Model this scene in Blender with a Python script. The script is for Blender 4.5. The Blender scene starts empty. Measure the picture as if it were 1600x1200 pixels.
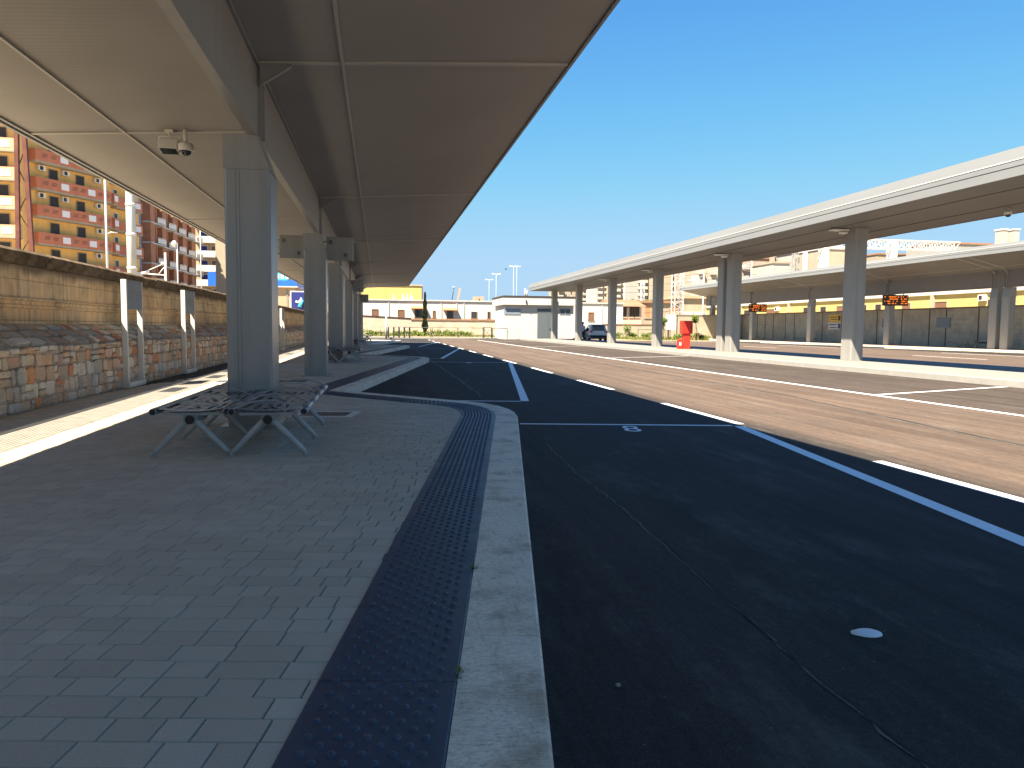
import bpy, math, random
from mathutils import Vector, Matrix
R = math.radians
rnd = random.Random(7)
C = bpy.context.scene.collection
SC = bpy.context.scene

# ------------------------------------------------------------------ camera model (1600 x 1200 reference)
F = 1200.0; H = 1.2; ROLL = 0.0097
_c, _s = math.cos(ROLL), math.sin(ROLL)
_dx, _dy = 592.0 - 800, 510.0 - 600
_ux, _uy = _dx * _c + _dy * _s, -_dx * _s + _dy * _c
PITCH = math.atan(-_uy / F); YAW = math.atan2(-_ux, math.hypot(F, _uy))
Dv = Vector((math.sin(YAW) * math.cos(PITCH), math.cos(YAW) * math.cos(PITCH), -math.sin(PITCH)))
R0 = Vector((math.cos(YAW), -math.sin(YAW), 0)); U0 = R0.cross(Dv)
Rv = R0 * _c + U0 * _s; Uv = U0 * _c - R0 * _s
cam = bpy.data.cameras.new('camera'); co = bpy.data.objects.new('camera', cam); C.objects.link(co)
m = Matrix((Rv, Uv, -Dv)).transposed().to_4x4(); m.translation = (0, 0, H)
co.matrix_world = m
cam.sensor_width = 36; cam.lens = 36 * F / 1600; cam.clip_end = 6000; cam.clip_start = 0.05
SC.camera = co

def at(x, y, Y):
    """point on the plane at distance Y down the street that the survey point (x, y) of the photo stands on"""
    d = Dv + Rv * ((x - 800) / F) - Uv * ((y - 600) / F)
    t = Y / d.y
    return Vector((d.x * t, Y, H + d.z * t))

# ------------------------------------------------------------------ mesh helper
class MB:
    def __init__(s): s.v = []; s.f = []; s.sm = []
    def quad(s, *pts, smooth=False):
        n = len(s.v); s.v += [tuple(p) for p in pts]; s.f.append(tuple(range(n, n + len(pts)))); s.sm.append(smooth)
        return s
    def box(s, x0, x1, y0, y1, z0, z1):
        return s.hexa([(x0, y0), (x1, y0), (x1, y1), (x0, y1)], z0, z1)
    def hexa(s, p, z0, z1, q=None):
        q = q or p; k = len(p); n = len(s.v)
        s.v += [(a[0], a[1], z0) for a in p] + [(a[0], a[1], z1) for a in q]
        s.f.append(tuple(range(n + k - 1, n - 1, -1))); s.f.append(tuple(range(n + k, n + 2 * k)))
        for i in range(k):
            j = (i + 1) % k; s.f.append((n + i, n + j, n + k + j, n + k + i))
        s.sm += [False] * (k + 2)
        return s
    def prism_y(s, prof, y0, y1):       # profile of (x, z) swept along y
        k = len(prof); n = len(s.v)
        s.v += [(a, y0, b) for a, b in prof] + [(a, y1, b) for a, b in prof]
        s.f.append(tuple(range(n, n + k))); s.f.append(tuple(range(n + 2 * k - 1, n + k - 1, -1)))
        for i in range(k):
            j = (i + 1) % k; s.f.append((n + j, n + i, n + k + i, n + k + j))
        s.sm += [False] * (k + 2)
        return s
    def prism_x(s, prof, x0, x1):       # profile of (y, z) swept along x
        k = len(prof); n = len(s.v)
        s.v += [(x0, a, b) for a, b in prof] + [(x1, a, b) for a, b in prof]
        s.f.append(tuple(range(n + k - 1, n - 1, -1))); s.f.append(tuple(range(n + k, n + 2 * k)))
        for i in range(k):
            j = (i + 1) % k; s.f.append((n + i, n + j, n + k + j, n + k + i))
        s.sm += [False] * (k + 2)
        return s
    def bar(s, a, b, w, h=None, up=(0, 0, 1)):     # rectangular bar between two points
        a, b = Vector(a), Vector(b); d = (b - a).normalized(); h = h or w
        u = Vector(up)
        if abs(d.dot(u)) > .97: u = Vector((1, 0, 0))
        r = d.cross(u).normalized() * (w / 2); u = r.cross(d).normalized() * (h / 2)
        n = len(s.v)
        for p in (a, b): s.v += [tuple(p - r - u), tuple(p + r - u), tuple(p + r + u), tuple(p - r + u)]
        s.f += [(n, n + 1, n + 2, n + 3), (n + 7, n + 6, n + 5, n + 4)] + [(n + (i + 1) % 4, n + i, n + 4 + i, n + 4 + (i + 1) % 4) for i in range(4)]
        s.sm += [False] * 6
        return s
    def tube(s, pts, r, k=10, cap=True, r1=None):
        pts = [Vector(p) for p in pts]; n0 = len(s.v); m_ = len(pts)
        prev = None
        for i, p in enumerate(pts):
            d = (pts[min(i + 1, m_ - 1)] - pts[max(i - 1, 0)]).normalized()
            if prev is None:
                u = Vector((0, 0, 1)) if abs(d.z) < .9 else Vector((1, 0, 0))
                prev = d.cross(u).normalized()
            a = (prev - d * prev.dot(d)).normalized(); prev = a; b = d.cross(a)
            rr = r if r1 is None else r + (r1 - r) * i / (m_ - 1)
            for j in range(k):
                t = 2 * math.pi * j / k; s.v.append(tuple(p + (a * math.cos(t) + b * math.sin(t)) * rr))
        for i in range(m_ - 1):
            for j in range(k):
                q = n0 + i * k; j2 = (j + 1) % k
                s.f.append((q + j, q + j2, q + k + j2, q + k + j)); s.sm.append(True)
        if cap:
            s.f.append(tuple(range(n0 + k - 1, n0 - 1, -1))); s.f.append(tuple(range(n0 + (m_ - 1) * k, n0 + m_ * k))); s.sm += [False, False]
        return s
    def lathe(s, prof, c=(0, 0, 0), k=16):         # (r, z) profile about the vertical
        n0 = len(s.v)
        for r, z in prof:
            for j in range(k):
                t = 2 * math.pi * j / k; s.v.append((c[0] + r * math.cos(t), c[1] + r * math.sin(t), c[2] + z))
        for i in range(len(prof) - 1):
            for j in range(k):
                q = n0 + i * k; j2 = (j + 1) % k
                s.f.append((q + j, q + j2, q + k + j2, q + k + j)); s.sm.append(True)
        s.f.append(tuple(range(n0 + k - 1, n0 - 1, -1))); s.f.append(tuple(range(n0 + (len(prof) - 1) * k, n0 + len(prof) * k))); s.sm += [False, False]
        return s
    def obox(s, A, B, o0, o1, z0, z1):             # box along the plan line A-B; o0, o1 outward offsets
        A, B = Vector(A[:2]), Vector(B[:2]); d = (B - A).normalized(); n = Vector((d.y, -d.x))
        return s.hexa([tuple(A + n * o1), tuple(B + n * o1), tuple(B + n * o0), tuple(A + n * o0)], z0, z1)
    def build(s, name, mat, parent=None, loc=None, bevel=0):
        me = bpy.data.meshes.new(name); me.from_pydata(s.v, [], s.f)
        me.polygons.foreach_set('use_smooth', s.sm); me.update()
        if isinstance(mat, (list, tuple)):
            for q in mat: me.materials.append(q)
        else: me.materials.append(mat)
        o = bpy.data.objects.new(name, me); C.objects.link(o)
        if parent: o.parent = parent
        if loc: o.location = loc
        if bevel:
            b = o.modifiers.new('bevel', 'BEVEL'); b.width = bevel; b.segments = 2; b.limit_method = 'ANGLE'; b.angle_limit = R(40)
        return o

def tag(o, label=None, cat=None, group=None, kind=None):
    if label: o['label'] = label
    if cat: o['category'] = cat
    if group: o['group'] = group
    if kind: o['kind'] = kind
    return o
def thing(name, label, cat, loc=(0, 0, 0), rz=0, group=None):
    o = bpy.data.objects.new(name, None); C.objects.link(o); o.empty_display_size = .2
    o.location = loc; o.rotation_euler = (0, 0, rz)
    return tag(o, label, cat, group)
def struct(o): return tag(o, kind='structure')
def copy_tree(o, parent=None):
    c = o.copy(); C.objects.link(c)
    if parent: c.parent = parent
    for ch in list(o.children): copy_tree(ch, c)
    return c
def dup(o, loc, label=None, rz=None, group=None):
    c = copy_tree(o); c.location = loc
    if rz is not None: c.rotation_euler = (0, 0, rz)
    if label: c['label'] = label
    if group: c['group'] = group
    return c
def dup_part(o, loc, parent=None, rz=None):
    c = o.copy(); C.objects.link(c); c.parent = parent or o.parent; c.location = loc
    if rz is not None: c.rotation_euler = (0, 0, rz)
    for ch in o.children:
        g = ch.copy(); C.objects.link(g); g.parent = c
    return c

# ------------------------------------------------------------------ materials
class NT:
    def __init__(s, name):
        s.m = bpy.data.materials.new(name); s.m.use_nodes = True; s.t = s.m.node_tree; s.n = s.t.nodes
        s.b = s.n['Principled BSDF']
    def add(s, typ, **kw):
        n = s.n.new(typ)
        for k, v in kw.items():
            if k in n.inputs: n.inputs[k].default_value = v
            else: setattr(n, k, v)
        return n
    def link(s, a, b): s.t.links.new(a, b)
    def coord(s, scale=(1, 1, 1), rot=(0, 0, 0), world=False):
        tc = s.add('ShaderNodeTexCoord'); mp = s.add('ShaderNodeMapping')
        src = tc.outputs['Object']
        if world: src = s.add('ShaderNodeNewGeometry').outputs['Position']
        s.link(src, mp.inputs['Vector']); mp.inputs['Scale'].default_value = scale; mp.inputs['Rotation'].default_value = rot
        return mp.outputs[0]
    def noise(s, vec, scale, detail=4, rough=.55):
        n = s.add('ShaderNodeTexNoise'); n.inputs['Scale'].default_value = scale; n.inputs['Detail'].default_value = detail; n.inputs['Roughness'].default_value = rough
        s.link(vec, n.inputs['Vector']); return n.outputs['Fac']
    def ramp(s, fac, stops):
        r = s.add('ShaderNodeValToRGB'); e = r.color_ramp.elements
        while len(e) < len(stops): e.new(.5)
        for i, (p, c) in enumerate(stops): e[i].position = p; e[i].color = c if len(c) == 4 else (*c, 1)
        s.link(fac, r.inputs[0]); return r.outputs[0]
    def mix(s, fac, a, b, typ='MIX'):
        n = s.add('ShaderNodeMix', data_type='RGBA', blend_type=typ)
        for i, v in ((0, fac), (6, a), (7, b)):
            if hasattr(v, 'is_output'): s.link(v, n.inputs[i])
            else: n.inputs[i].default_value = v if i == 0 or len(v) == 4 else (*v, 1)
        return n.outputs[2]
    def math(s, op, a, b=0.0, c=0.0):
        n = s.add('ShaderNodeMath', operation=op)
        for i, v in enumerate((a, b, c)):
            if hasattr(v, 'is_output'): s.link(v, n.inputs[i])
            else: n.inputs[i].default_value = v
        return n.outputs[0]
    def bump(s, h, strength=.3, dist=.01):
        n = s.add('ShaderNodeBump'); n.inputs['Strength'].default_value = strength; n.inputs['Distance'].default_value = dist
        s.link(h, n.inputs['Height']); s.link(n.outputs[0], s.b.inputs['Normal'])
    def col(s, c):
        if hasattr(c, 'is_output'): s.link(c, s.b.inputs['Base Color'])
        else: s.b.inputs['Base Color'].default_value = (*c, 1)
    def rough(s, r):
        if hasattr(r, 'is_output'): s.link(r, s.b.inputs['Roughness'])
        else: s.b.inputs['Roughness'].default_value = r

def plain(name, c, rough=.6, metal=0, var=.12, scale=6, bump=0, stretch=(1, 1, 1), spec=.4):
    t = NT(name); v = t.coord(stretch)
    n = t.noise(v, scale, 5)
    lo = tuple(x * (1 - var) for x in c); hi = tuple(min(1, x * (1 + var)) for x in c)
    t.col(t.ramp(n, [(.3, lo), (.7, hi)])); t.rough(rough)
    t.b.inputs['Metallic'].default_value = metal; t.b.inputs['Specular IOR Level'].default_value = spec
    if bump: t.bump(t.noise(v, scale * 6, 3), bump, .01)
    return t.m
def emit(name, c, st):
    t = NT(name); t.col((.02, .02, .02)); t.b.inputs['Emission Color'].default_value = (*c, 1); t.b.inputs['Emission Strength'].default_value = st
    return t.m
M = {}
def asphalt():
    t = NT('asphalt'); w = t.coord(world=True); st = t.coord((1, .02, 1), world=True)
    fine = t.noise(w, 260, 3, .7); mid = t.noise(w, 30, 4); big = t.noise(w, .35, 5, .6); lane = t.noise(st, 4.2, 8, .72)
    # the driving lanes are worn down to the brown stone, the bays are still fresh and black
    sx = t.add('ShaderNodeSeparateXYZ'); t.link(w, sx.inputs[0]); jig = t.math('MULTIPLY', t.math('SUBTRACT', t.noise(t.coord((1, .15, 1), world=True), 1.3, 5), .5), .5)
    xx = t.math('ADD', sx.outputs[0], jig)
    def between(a, b, s): return t.math('MULTIPLY', t.ramp(t.math('MULTIPLY_ADD', xx, 1 / s, .5 - a / s), [(0, (0, 0, 0)), (1, (1, 1, 1))]), t.ramp(t.math('MULTIPLY_ADD', xx, -1 / s, .5 + b / s), [(0, (0, 0, 0)), (1, (1, 1, 1))]))
    worn = t.math('ADD', between(5.3, 9.9, .5), between(22.0, 34.5, 1.2))
    worn = t.math('MAXIMUM', worn, t.math('MULTIPLY', between(9.9, 14.3, .4), .42))
    c = t.mix(worn, t.ramp(fine, [(.30, (.008, .008, .008)), (.5, (.024, .0235, .0235)), (.66, (.058, .056, .055)), (.78, (.11, .105, .10))]), t.ramp(fine, [(.28, (.066, .050, .040)), (.52, (.098, .073, .058)), (.74, (.16, .124, .102))]))
    dust = t.noise(t.coord((1, .45, 1), world=True), 1.5, 7, .7)
    c = t.mix(t.ramp(dust, [(.54, (0, 0, 0)), (.74, (.38, .38, .38))]), c, (.15, .142, .132))
    vo = t.add('ShaderNodeTexVoronoi'); vo.inputs['Scale'].default_value = 9.; t.link(w, vo.inputs['Vector'])
    c = t.mix(t.ramp(vo.outputs['Distance'], [(.035, (.55, .55, .55)), (.06, (0, 0, 0))]), c, (.16, .15, .14))
    c = t.mix(.85, c, t.ramp(lane, [(.32, (.62, .56, .52)), (.5, (1.0, .99, .98)), (.68, (1.5, 1.42, 1.32))]), 'MULTIPLY')
    c = t.mix(.6, c, t.ramp(t.noise(t.coord((1, .25, 1), world=True), 22, 6, .75), [(.3, (.68, .66, .64)), (.5, (1, 1, 1)), (.7, (1.4, 1.38, 1.34))]), 'MULTIPLY')
    c = t.mix(.6, c, t.ramp(big, [(.3, (.78, .78, .78)), (.6, (1.1, 1.1, 1.1))]), 'MULTIPLY')
    c = t.mix(.35, c, t.ramp(mid, [(.35, (.6, .6, .6)), (.65, (1.35, 1.35, 1.35))]), 'MULTIPLY')
    t.col(c); t.rough(.88); t.b.inputs['Specular IOR Level'].default_value = .25
    t.bump(t.math('ADD', t.math('MULTIPLY', fine, .7), t.math('MULTIPLY', mid, .3)), .5, .006)
    return t.m
M['asphalt'] = asphalt()
def paver(name, near=True):
    t = NT(name); w = t.coord(world=True)
    g = t.add('ShaderNodeNewGeometry')
    fine = t.noise(w, 150, 4, .7); big = t.noise(w, .8, 4)
    if near: base = t.ramp(g.outputs['Random Per Island'], [(0, (.48, .40, .31)), (.5, (.515, .435, .34)), (1, (.55, .47, .37))])
    else:
        br = t.add('ShaderNodeTexBrick'); br.offset = .43; br.squash = .7; br.squash_frequency = 3
        t.link(t.coord((1, 1, 1), (0, 0, R(9.54)), world=True), br.inputs['Vector'])
        for k, v in (('Scale', 1), ('Brick Width', .18), ('Row Height', .134), ('Mortar Size', .004), ('Color1', (.49, .41, .32, 1)), ('Color2', (.56, .48, .38, 1)), ('Mortar', (.2, .19, .175, 1))): br.inputs[k].default_value = v
        base = br.outputs[0]
    c = t.mix(.5, base, t.ramp(fine, [(.3, (.8, .8, .8)), (.7, (1.18, 1.18, 1.18))]), 'MULTIPLY')
    c = t.mix(.5, c, t.ramp(big, [(.35, (.85, .85, .85)), (.65, (1.1, 1.1, 1.1))]), 'MULTIPLY')
    t.col(c); t.rough(.85); t.bump(fine, .35, .004); t.b.inputs['Specular IOR Level'].default_value = .3
    return t.m
M['paver'] = paver('concrete_paver'); M['paver_far'] = paver('concrete_paver_far', False)
M['pale_kerb'] = plain('pale_concrete_kerb', (.30, .295, .28), .8, var=.08, scale=3, bump=.2)
M['joint'] = plain('joint_sand', (.05, .047, .043), .95, var=.3, scale=40)
def limestone():
    t = NT('kerb_limestone'); w = t.coord(world=True)
    f = t.noise(w, 60, 5, .75); b = t.noise(w, 3.2, 6, .6); v = t.noise(t.coord((3, .5, 1), world=True), 9, 5)
    c = t.ramp(f, [(.3, (.50, .42, .32)), (.48, (.76, .66, .52)), (.75, (.86, .77, .64))])
    c = t.mix(.8, c, t.ramp(b, [(.33, (.55, .49, .42)), (.5, (1, 1, 1)), (.75, (1.15, 1.15, 1.16))]), 'MULTIPLY')
    c = t.mix(.5, c, t.ramp(v, [(.28, (.55, .5, .42)), (.42, (1, 1, 1))]), 'MULTIPLY')
    sc = t.noise(t.coord((9, 70, 9), (0, 0, R(9.5)), world=True), 2.0, 5, .7)
    c = t.mix(.75, c, t.ramp(sc, [(.34, (.60, .58, .55)), (.5, (1, 1, 1)), (.7, (1.1, 1.1, 1.1))]), 'MULTIPLY')
    t.col(c); t.rough(.8); t.bump(t.math('ADD', f, sc), .6, .004)
    return t.m
M['kerb'] = limestone()
def tactile():
    t = NT('tactile_plastic'); w = t.coord(world=True)
    b = t.noise(w, 5, 5); f = t.noise(w, 90, 4)
    t.col(t.mix(.6, t.ramp(b, [(.3, (.026, .041, .070)), (.7, (.042, .060, .098))]), t.ramp(f, [(.3, (.8, .8, .8)), (.72, (1.35, 1.3, 1.2))]), 'MULTIPLY'))
    t.rough(t.ramp(b, [(.3, (.42, .42, .42)), (.7, (.6, .6, .6))])); t.bump(f, .15, .002)
    return t.m
M['tactile'] = tactile()
M['guide'] = plain('guide_tile', (.27, .26, .235), .8, var=.15, scale=5, bump=.2)
M['paint'] = plain('road_paint', (.66, .665, .67), .7, var=.16, scale=30, bump=.15)
def worn_paint():
    t = NT('road_paint_worn'); w = t.coord(world=True)
    f = t.noise(w, 34, 6, .75)
    t.col(t.ramp(f, [(.26, (.2, .19, .18)), (.34, (.72, .72, .71)), (.6, (.86, .86, .85))])); t.rough(.75); t.bump(f, .3, .003)
    return t.m
M['paint'] = worn_paint()
M['seam'] = plain('bitumen_seam', (.11, .105, .10), .9, var=.4, scale=30, bump=.6)
M['seam_dark'] = plain('bitumen_joint', (.018, .018, .018), .9, var=.3, scale=30)
M['metal'] = plain('grey_coated_steel', (.27, .268, .26), .34, .0, var=.08, scale=5, stretch=(1, 1, .12), spec=.5)
M['metal_dim'] = plain('shaded_girder_paint', (.165, .15, .138), .45, .0, var=.05, scale=2); M['aluminium'] = plain('pale_aluminium', (.62, .61, .59), .35, .0, var=.05, scale=2)  # girder coat is the grey steel darkened, shade put into its colour
M['metal_dark'] = plain('dark_steel', (.05, .052, .055), .45, .3, var=.1)
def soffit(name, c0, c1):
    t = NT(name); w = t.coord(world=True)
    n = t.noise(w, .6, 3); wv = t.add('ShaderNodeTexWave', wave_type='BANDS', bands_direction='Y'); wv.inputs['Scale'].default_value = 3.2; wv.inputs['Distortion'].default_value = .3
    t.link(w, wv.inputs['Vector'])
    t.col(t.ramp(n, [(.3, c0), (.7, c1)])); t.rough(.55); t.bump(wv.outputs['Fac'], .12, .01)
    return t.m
M['soffit'] = soffit('soffit_sheet', (.28, .272, .262), (.315, .307, .295)); M['soffit_mid'] = soffit('shaded_soffit_sheet', (.13, .122, .113), (.152, .143, .133))  # middle and far soffits: same sheet, shade mixed into a darker tone
M['fascia'] = plain('fascia_aluminium', (.225, .238, .25), .42, .0, var=.06, scale=1.5, stretch=(1, .1, 1))
M['groove'] = plain('shadow_groove', (.06, .06, .06), .8)  # near-black coat paints the shade inside the fascia and soffit grooves
M['steel'] = plain('brushed_steel', (.42, .44, .47), .28, .75, var=.06, scale=20)
M['seat'] = plain('seat_steel', (.27, .29, .32), .38, .55, var=.08, scale=12)
M['black'] = plain('black_plastic', (.012, .012, .013), .5)
M['white'] = plain('white_plastic', (.66, .65, .62), .5, var=.05)
M['red'] = plain('red_paint', (.62, .035, .02), .45, var=.08)
def rubble():
    t = NT('rubble_stone'); w = t.coord((1.0, 1.0, 1.35), world=True)
    nz = t.add('ShaderNodeTexNoise'); nz.inputs['Scale'].default_value = 3.; t.link(w, nz.inputs['Vector'])
    wd = t.mix(.10, w, nz.outputs['Color'], 'LINEAR_LIGHT')
    g = t.add('ShaderNodeNewGeometry'); r0 = g.outputs['Random Per Island']
    c = t.ramp(r0, [(0, (.50, .36, .24)), (.14, (.64, .53, .40)), (.28, (.46, .39, .31)), (.38, (.62, .30, .14)), (.46, (.54, .49, .42)), (.6, (.74, .66, .54)), (.72, (.40, .33, .27)), (.82, (.60, .40, .25)), (.88, (.55, .22, .12)), (.93, (.66, .60, .52)), (1, (.50, .46, .40))])
    f = t.noise(w, 26, 6, .7); st = t.noise(t.coord((.8, .8, .26), world=True), 2.1, 4)
    c = t.mix(.75, c, t.ramp(f, [(.3, (.62, .6, .58)), (.7, (1.25, 1.25, 1.25))]), 'MULTIPLY')
    c = t.mix(t.ramp(st, [(.57, (0, 0, 0)), (.66, (.55, .55, .55))]), c, (.24, .31, .36))
    t.col(c); t.rough(.9); t.bump(f, .8, .02)
    return t.m
M['rubble'] = rubble()
def ashlar():
    t = NT('weathered_tuff'); w = t.coord(world=True)
    sx = t.add('ShaderNodeSeparateXYZ'); t.link(w, sx.inputs[0]); cb = t.add('ShaderNodeCombineXYZ'); t.link(sx.outputs[1], cb.inputs[0]); t.link(sx.outputs[2], cb.inputs[1])
    br = t.add('ShaderNodeTexBrick'); t.link(cb.outputs[0], br.inputs['Vector']); br.offset = .5
    for k, v in (('Scale', 1), ('Brick Width', 1.15), ('Row Height', .31), ('Mortar Size', .007), ('Color1', (.68, .48, .28, 1)), ('Color2', (.74, .57, .38, 1)), ('Mortar', (.45, .33, .2, 1))): br.inputs[k].default_value = v
    streak = t.noise(t.coord((1, 3.2, .22), world=True), 3.0, 6, .65); blot = t.noise(w, 1.6, 6, .65); f = t.noise(w, 40, 4)
    c = t.mix(.85, br.outputs[0], t.ramp(streak, [(.28, (.50, .46, .42)), (.46, (.98, .96, .93)), (.7, (1.32, 1.24, 1.12))]), 'MULTIPLY')
    c = t.mix(.8, c, t.ramp(blot, [(.32, (.55, .52, .48)), (.5, (1, 1, 1)), (.7, (1.2, 1.1, .95))]), 'MULTIPLY')
    # lichen and soot grow in a band along the coping
    dark = t.math('ADD', t.math('MULTIPLY', t.math('SUBTRACT', sx.outputs[2], 1.93), 5.0), t.math('MULTIPLY', t.math('SUBTRACT', blot, .5), 2.2))
    c = t.mix(t.ramp(dark, [(.0, (0, 0, 0)), (.6, (.8, .8, .8))]), c, t.ramp(f, [(.35, (.045, .035, .025)), (.65, (.13, .10, .075))]))
    t.col(c); t.rough(.92); t.bump(t.math('ADD', t.math('MULTIPLY', f, .5), t.math('MULTIPLY', br.outputs['Fac'], -.8)), .5, .015)
    return t.m
M['ashlar'] = ashlar()
def panelwall():
    t = NT('grey_concrete_wall'); w = t.coord(world=True)
    sx = t.add('ShaderNodeSeparateXYZ'); t.link(w, sx.inputs[0]); cb = t.add('ShaderNodeCombineXYZ'); t.link(sx.outputs[1], cb.inputs[0]); t.link(sx.outputs[2], cb.inputs[1])
    br = t.add('ShaderNodeTexBrick'); t.link(cb.outputs[0], br.inputs['Vector']); br.offset = .5
    for k, v in (('Scale', 1), ('Brick Width', .9), ('Row Height', .36), ('Mortar Size', .012), ('Color1', (.40, .37, .32, 1)), ('Color2', (.47, .44, .38, 1)), ('Mortar', (.3, .28, .24, 1))): br.inputs[k].default_value = v
    pn = t.add('ShaderNodeTexVoronoi', voronoi_dimensions='1D'); pn.inputs['Scale'].default_value = .36
    t.link(sx.outputs[1], pn.inputs['W'])
    s2 = t.add('ShaderNodeSeparateColor'); t.link(pn.outputs['Color'], s2.inputs[0])
    b = t.noise(w, 1.2, 6, .65); c = t.mix(t.ramp(s2.outputs[0], [(.6, (0, 0, 0)), (.62, (1, 1, 1))]), (.45, .42, .365), br.outputs[0])
    c = t.mix(.8, c, t.ramp(s2.outputs[1], [(0, (.84, .84, .84)), (1, (1.12, 1.12, 1.12))]), 'MULTIPLY')
    c = t.mix(.7, c, t.ramp(b, [(.3, (.66, .64, .6)), (.6, (1.08, 1.08, 1.08))]), 'MULTIPLY')
    t.col(c); t.rough(.9); t.bump(b, .3, .02)
    return t.m
M['panelwall'] = panelwall()
def render_wall(name, c, dirt=.35):
    t = NT(name); w = t.coord(world=True)
    b = t.noise(w, .5, 6, .6); s_ = t.noise(t.coord((1, 1, .12), world=True), 1.6, 6, .6)
    k = t.mix(dirt, c, t.ramp(b, [(.3, (.72, .7, .67)), (.6, (1.06, 1.06, 1.06))]), 'MULTIPLY')
    k = t.mix(dirt, k, t.ramp(s_, [(.3, (.7, .68, .64)), (.55, (1.04, 1.04, 1.04))]), 'MULTIPLY')
    t.col(k); t.rough(.9); t.bump(t.noise(w, 20, 3), .2, .01)
    return t.m
def brickmat(name, c1, c2, mo):
    t = NT(name); w = t.coord(world=True)
    sx = t.add('ShaderNodeSeparateXYZ'); t.link(w, sx.inputs[0]); cb = t.add('ShaderNodeCombineXYZ')
    t.link(t.math('ADD', sx.outputs[0], sx.outputs[1]), cb.inputs[0]); t.link(sx.outputs[2], cb.inputs[1])
    br = t.add('ShaderNodeTexBrick'); t.link(cb.outputs[0], br.inputs['Vector'])
    for k, v in (('Scale', 1), ('Brick Width', .5), ('Row Height', .16), ('Mortar Size', .02), ('Color1', (*c1, 1)), ('Color2', (*c2, 1)), ('Mortar', (*mo, 1))): br.inputs[k].default_value = v
    n = t.noise(w, .7, 5)
    t.col(t.mix(.6, br.outputs[0], t.ramp(n, [(.3, (.7, .7, .7)), (.6, (1.1, 1.1, 1.1))]), 'MULTIPLY')); t.rough(.9)
    return t.m
M['yellow'] = render_wall('yellow_render', (.78, .48, .16)); M['pale_yellow'] = render_wall('pale_yellow_render', (.46, .36, .13), .25)
M['cream'] = render_wall('cream_render', (.34, .295, .225)); M['whitewall'] = render_wall('white_render', (.50, .49, .465), .35)
M['redband'] = render_wall('red_balcony_render', (.48, .17, .095), .35); M['brick'] = brickmat('red_brown_brick', (.36, .15, .08), (.42, .19, .11), (.3, .17, .11))
M['brick_dark'] = brickmat('dark_brick', (.22, .09, .055), (.27, .115, .07), (.2, .11, .08))
M['shaded_white'] = render_wall('shaded_white_tiles', (.22, .25, .33), .2); M['tan'] = render_wall('tan_render', (.40, .29, .195), .3)
M['pink'] = render_wall('pink_render', (.62, .40, .31)); M['terracotta'] = render_wall('terracotta', (.45, .19, .09)); M['greywall'] = render_wall('grey_render', (.45, .45, .44))
M['retain'] = brickmat('pink_stone_blocks', (.42, .33, .25), (.52, .44, .35), (.36, .3, .24))
M['blue'] = plain('blue_panel', (.02, .12, .62), .4); M['cyan'] = plain('cyan_panel', (.08, .50, .66), .4); M['navy'] = plain('navy_panel', (.02, .03, .16), .4)
M['shutter'] = plain('dark_shutter', (.035, .026, .024), .5, var=.2); M['glass'] = plain('window_glass', (.03, .04, .05), .12, var=.2, spec=.6)
M['brown'] = plain('brown_shutter', (.16, .085, .05), .6); M['greydoor'] = plain('grey_door_paint', (.10, .12, .135), .45, var=.06)
M['rust'] = plain('rusty_steel', (.12, .04, .03), .7, var=.3, scale=3); M['galv'] = plain('galvanised_steel', (.55, .56, .56), .45, .3, var=.1)
M['pole'] = render_wall('pale_painted_pole', (.55, .58, .55), .5); M['roofdark'] = plain('dark_roof_edge', (.05, .035, .03), .6)
M['yellow_sign'] = plain('yellow_sign_sheet', (.70, .45, .05), .4, var=.05); M['white_sign'] = plain('white_sign_sheet', (.7, .7, .72), .4, var=.04); M['plaque'] = plain('grey_plaque', (.20, .24, .29), .5)
M['led'] = emit('orange_led', (1.0, .20, .008), .38)
M['far_cream'] = render_wall('far_cream_render', (.30, .26, .205), .3); M['far_white'] = render_wall('far_white_render', (.36, .35, .325), .3); M['far_pink'] = render_wall('far_pink_render', (.30, .205, .16), .3); M['far_grey'] = render_wall('far_grey_render', (.27, .265, .25), .3); M['roof_tile'] = render_wall('faded_roof_tile', (.27, .15, .09), .4)
M['sooty'] = plain('sooty_coping_stone', (.15, .108, .07), .95, var=.55, scale=5, bump=.6)
M['mortar'] = plain('lime_mortar', (.34, .29, .23), .95, var=.3, scale=14, bump=.6)
def leafmat(name, c1, c2):
    t = NT(name); g = t.add('ShaderNodeNewGeometry')
    t.col(t.ramp(g.outputs['Random Per Island'], [(0, c1), (1, c2)])); t.rough(.7); t.b.inputs['Specular IOR Level'].default_value = .2
    return t.m
M['cypress'] = leafmat('cypress_leaf', (.022, .035, .012), (.06, .08, .028)); M['leaf'] = leafmat('shrub_leaf', (.06, .10, .016), (.14, .19, .035)); M['leaf_dark'] = leafmat('tree_leaf', (.03, .06, .015), (.09, .13, .03))
M['grass'] = leafmat('grass_blade', (.08, .11, .02), (.20, .20, .06)); M['bark'] = plain('bark', (.10, .07, .05), .9, var=.3, scale=20); M['wood'] = plain('wooden_stake', (.28, .18, .10), .8)
M['soil'] = plain('dry_soil', (.36, .31, .23), .95, var=.25, scale=2, bump=.4); M['concrete'] = plain('pale_concrete', (.22, .213, .197), .85, var=.15, scale=2, bump=.25)
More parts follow.
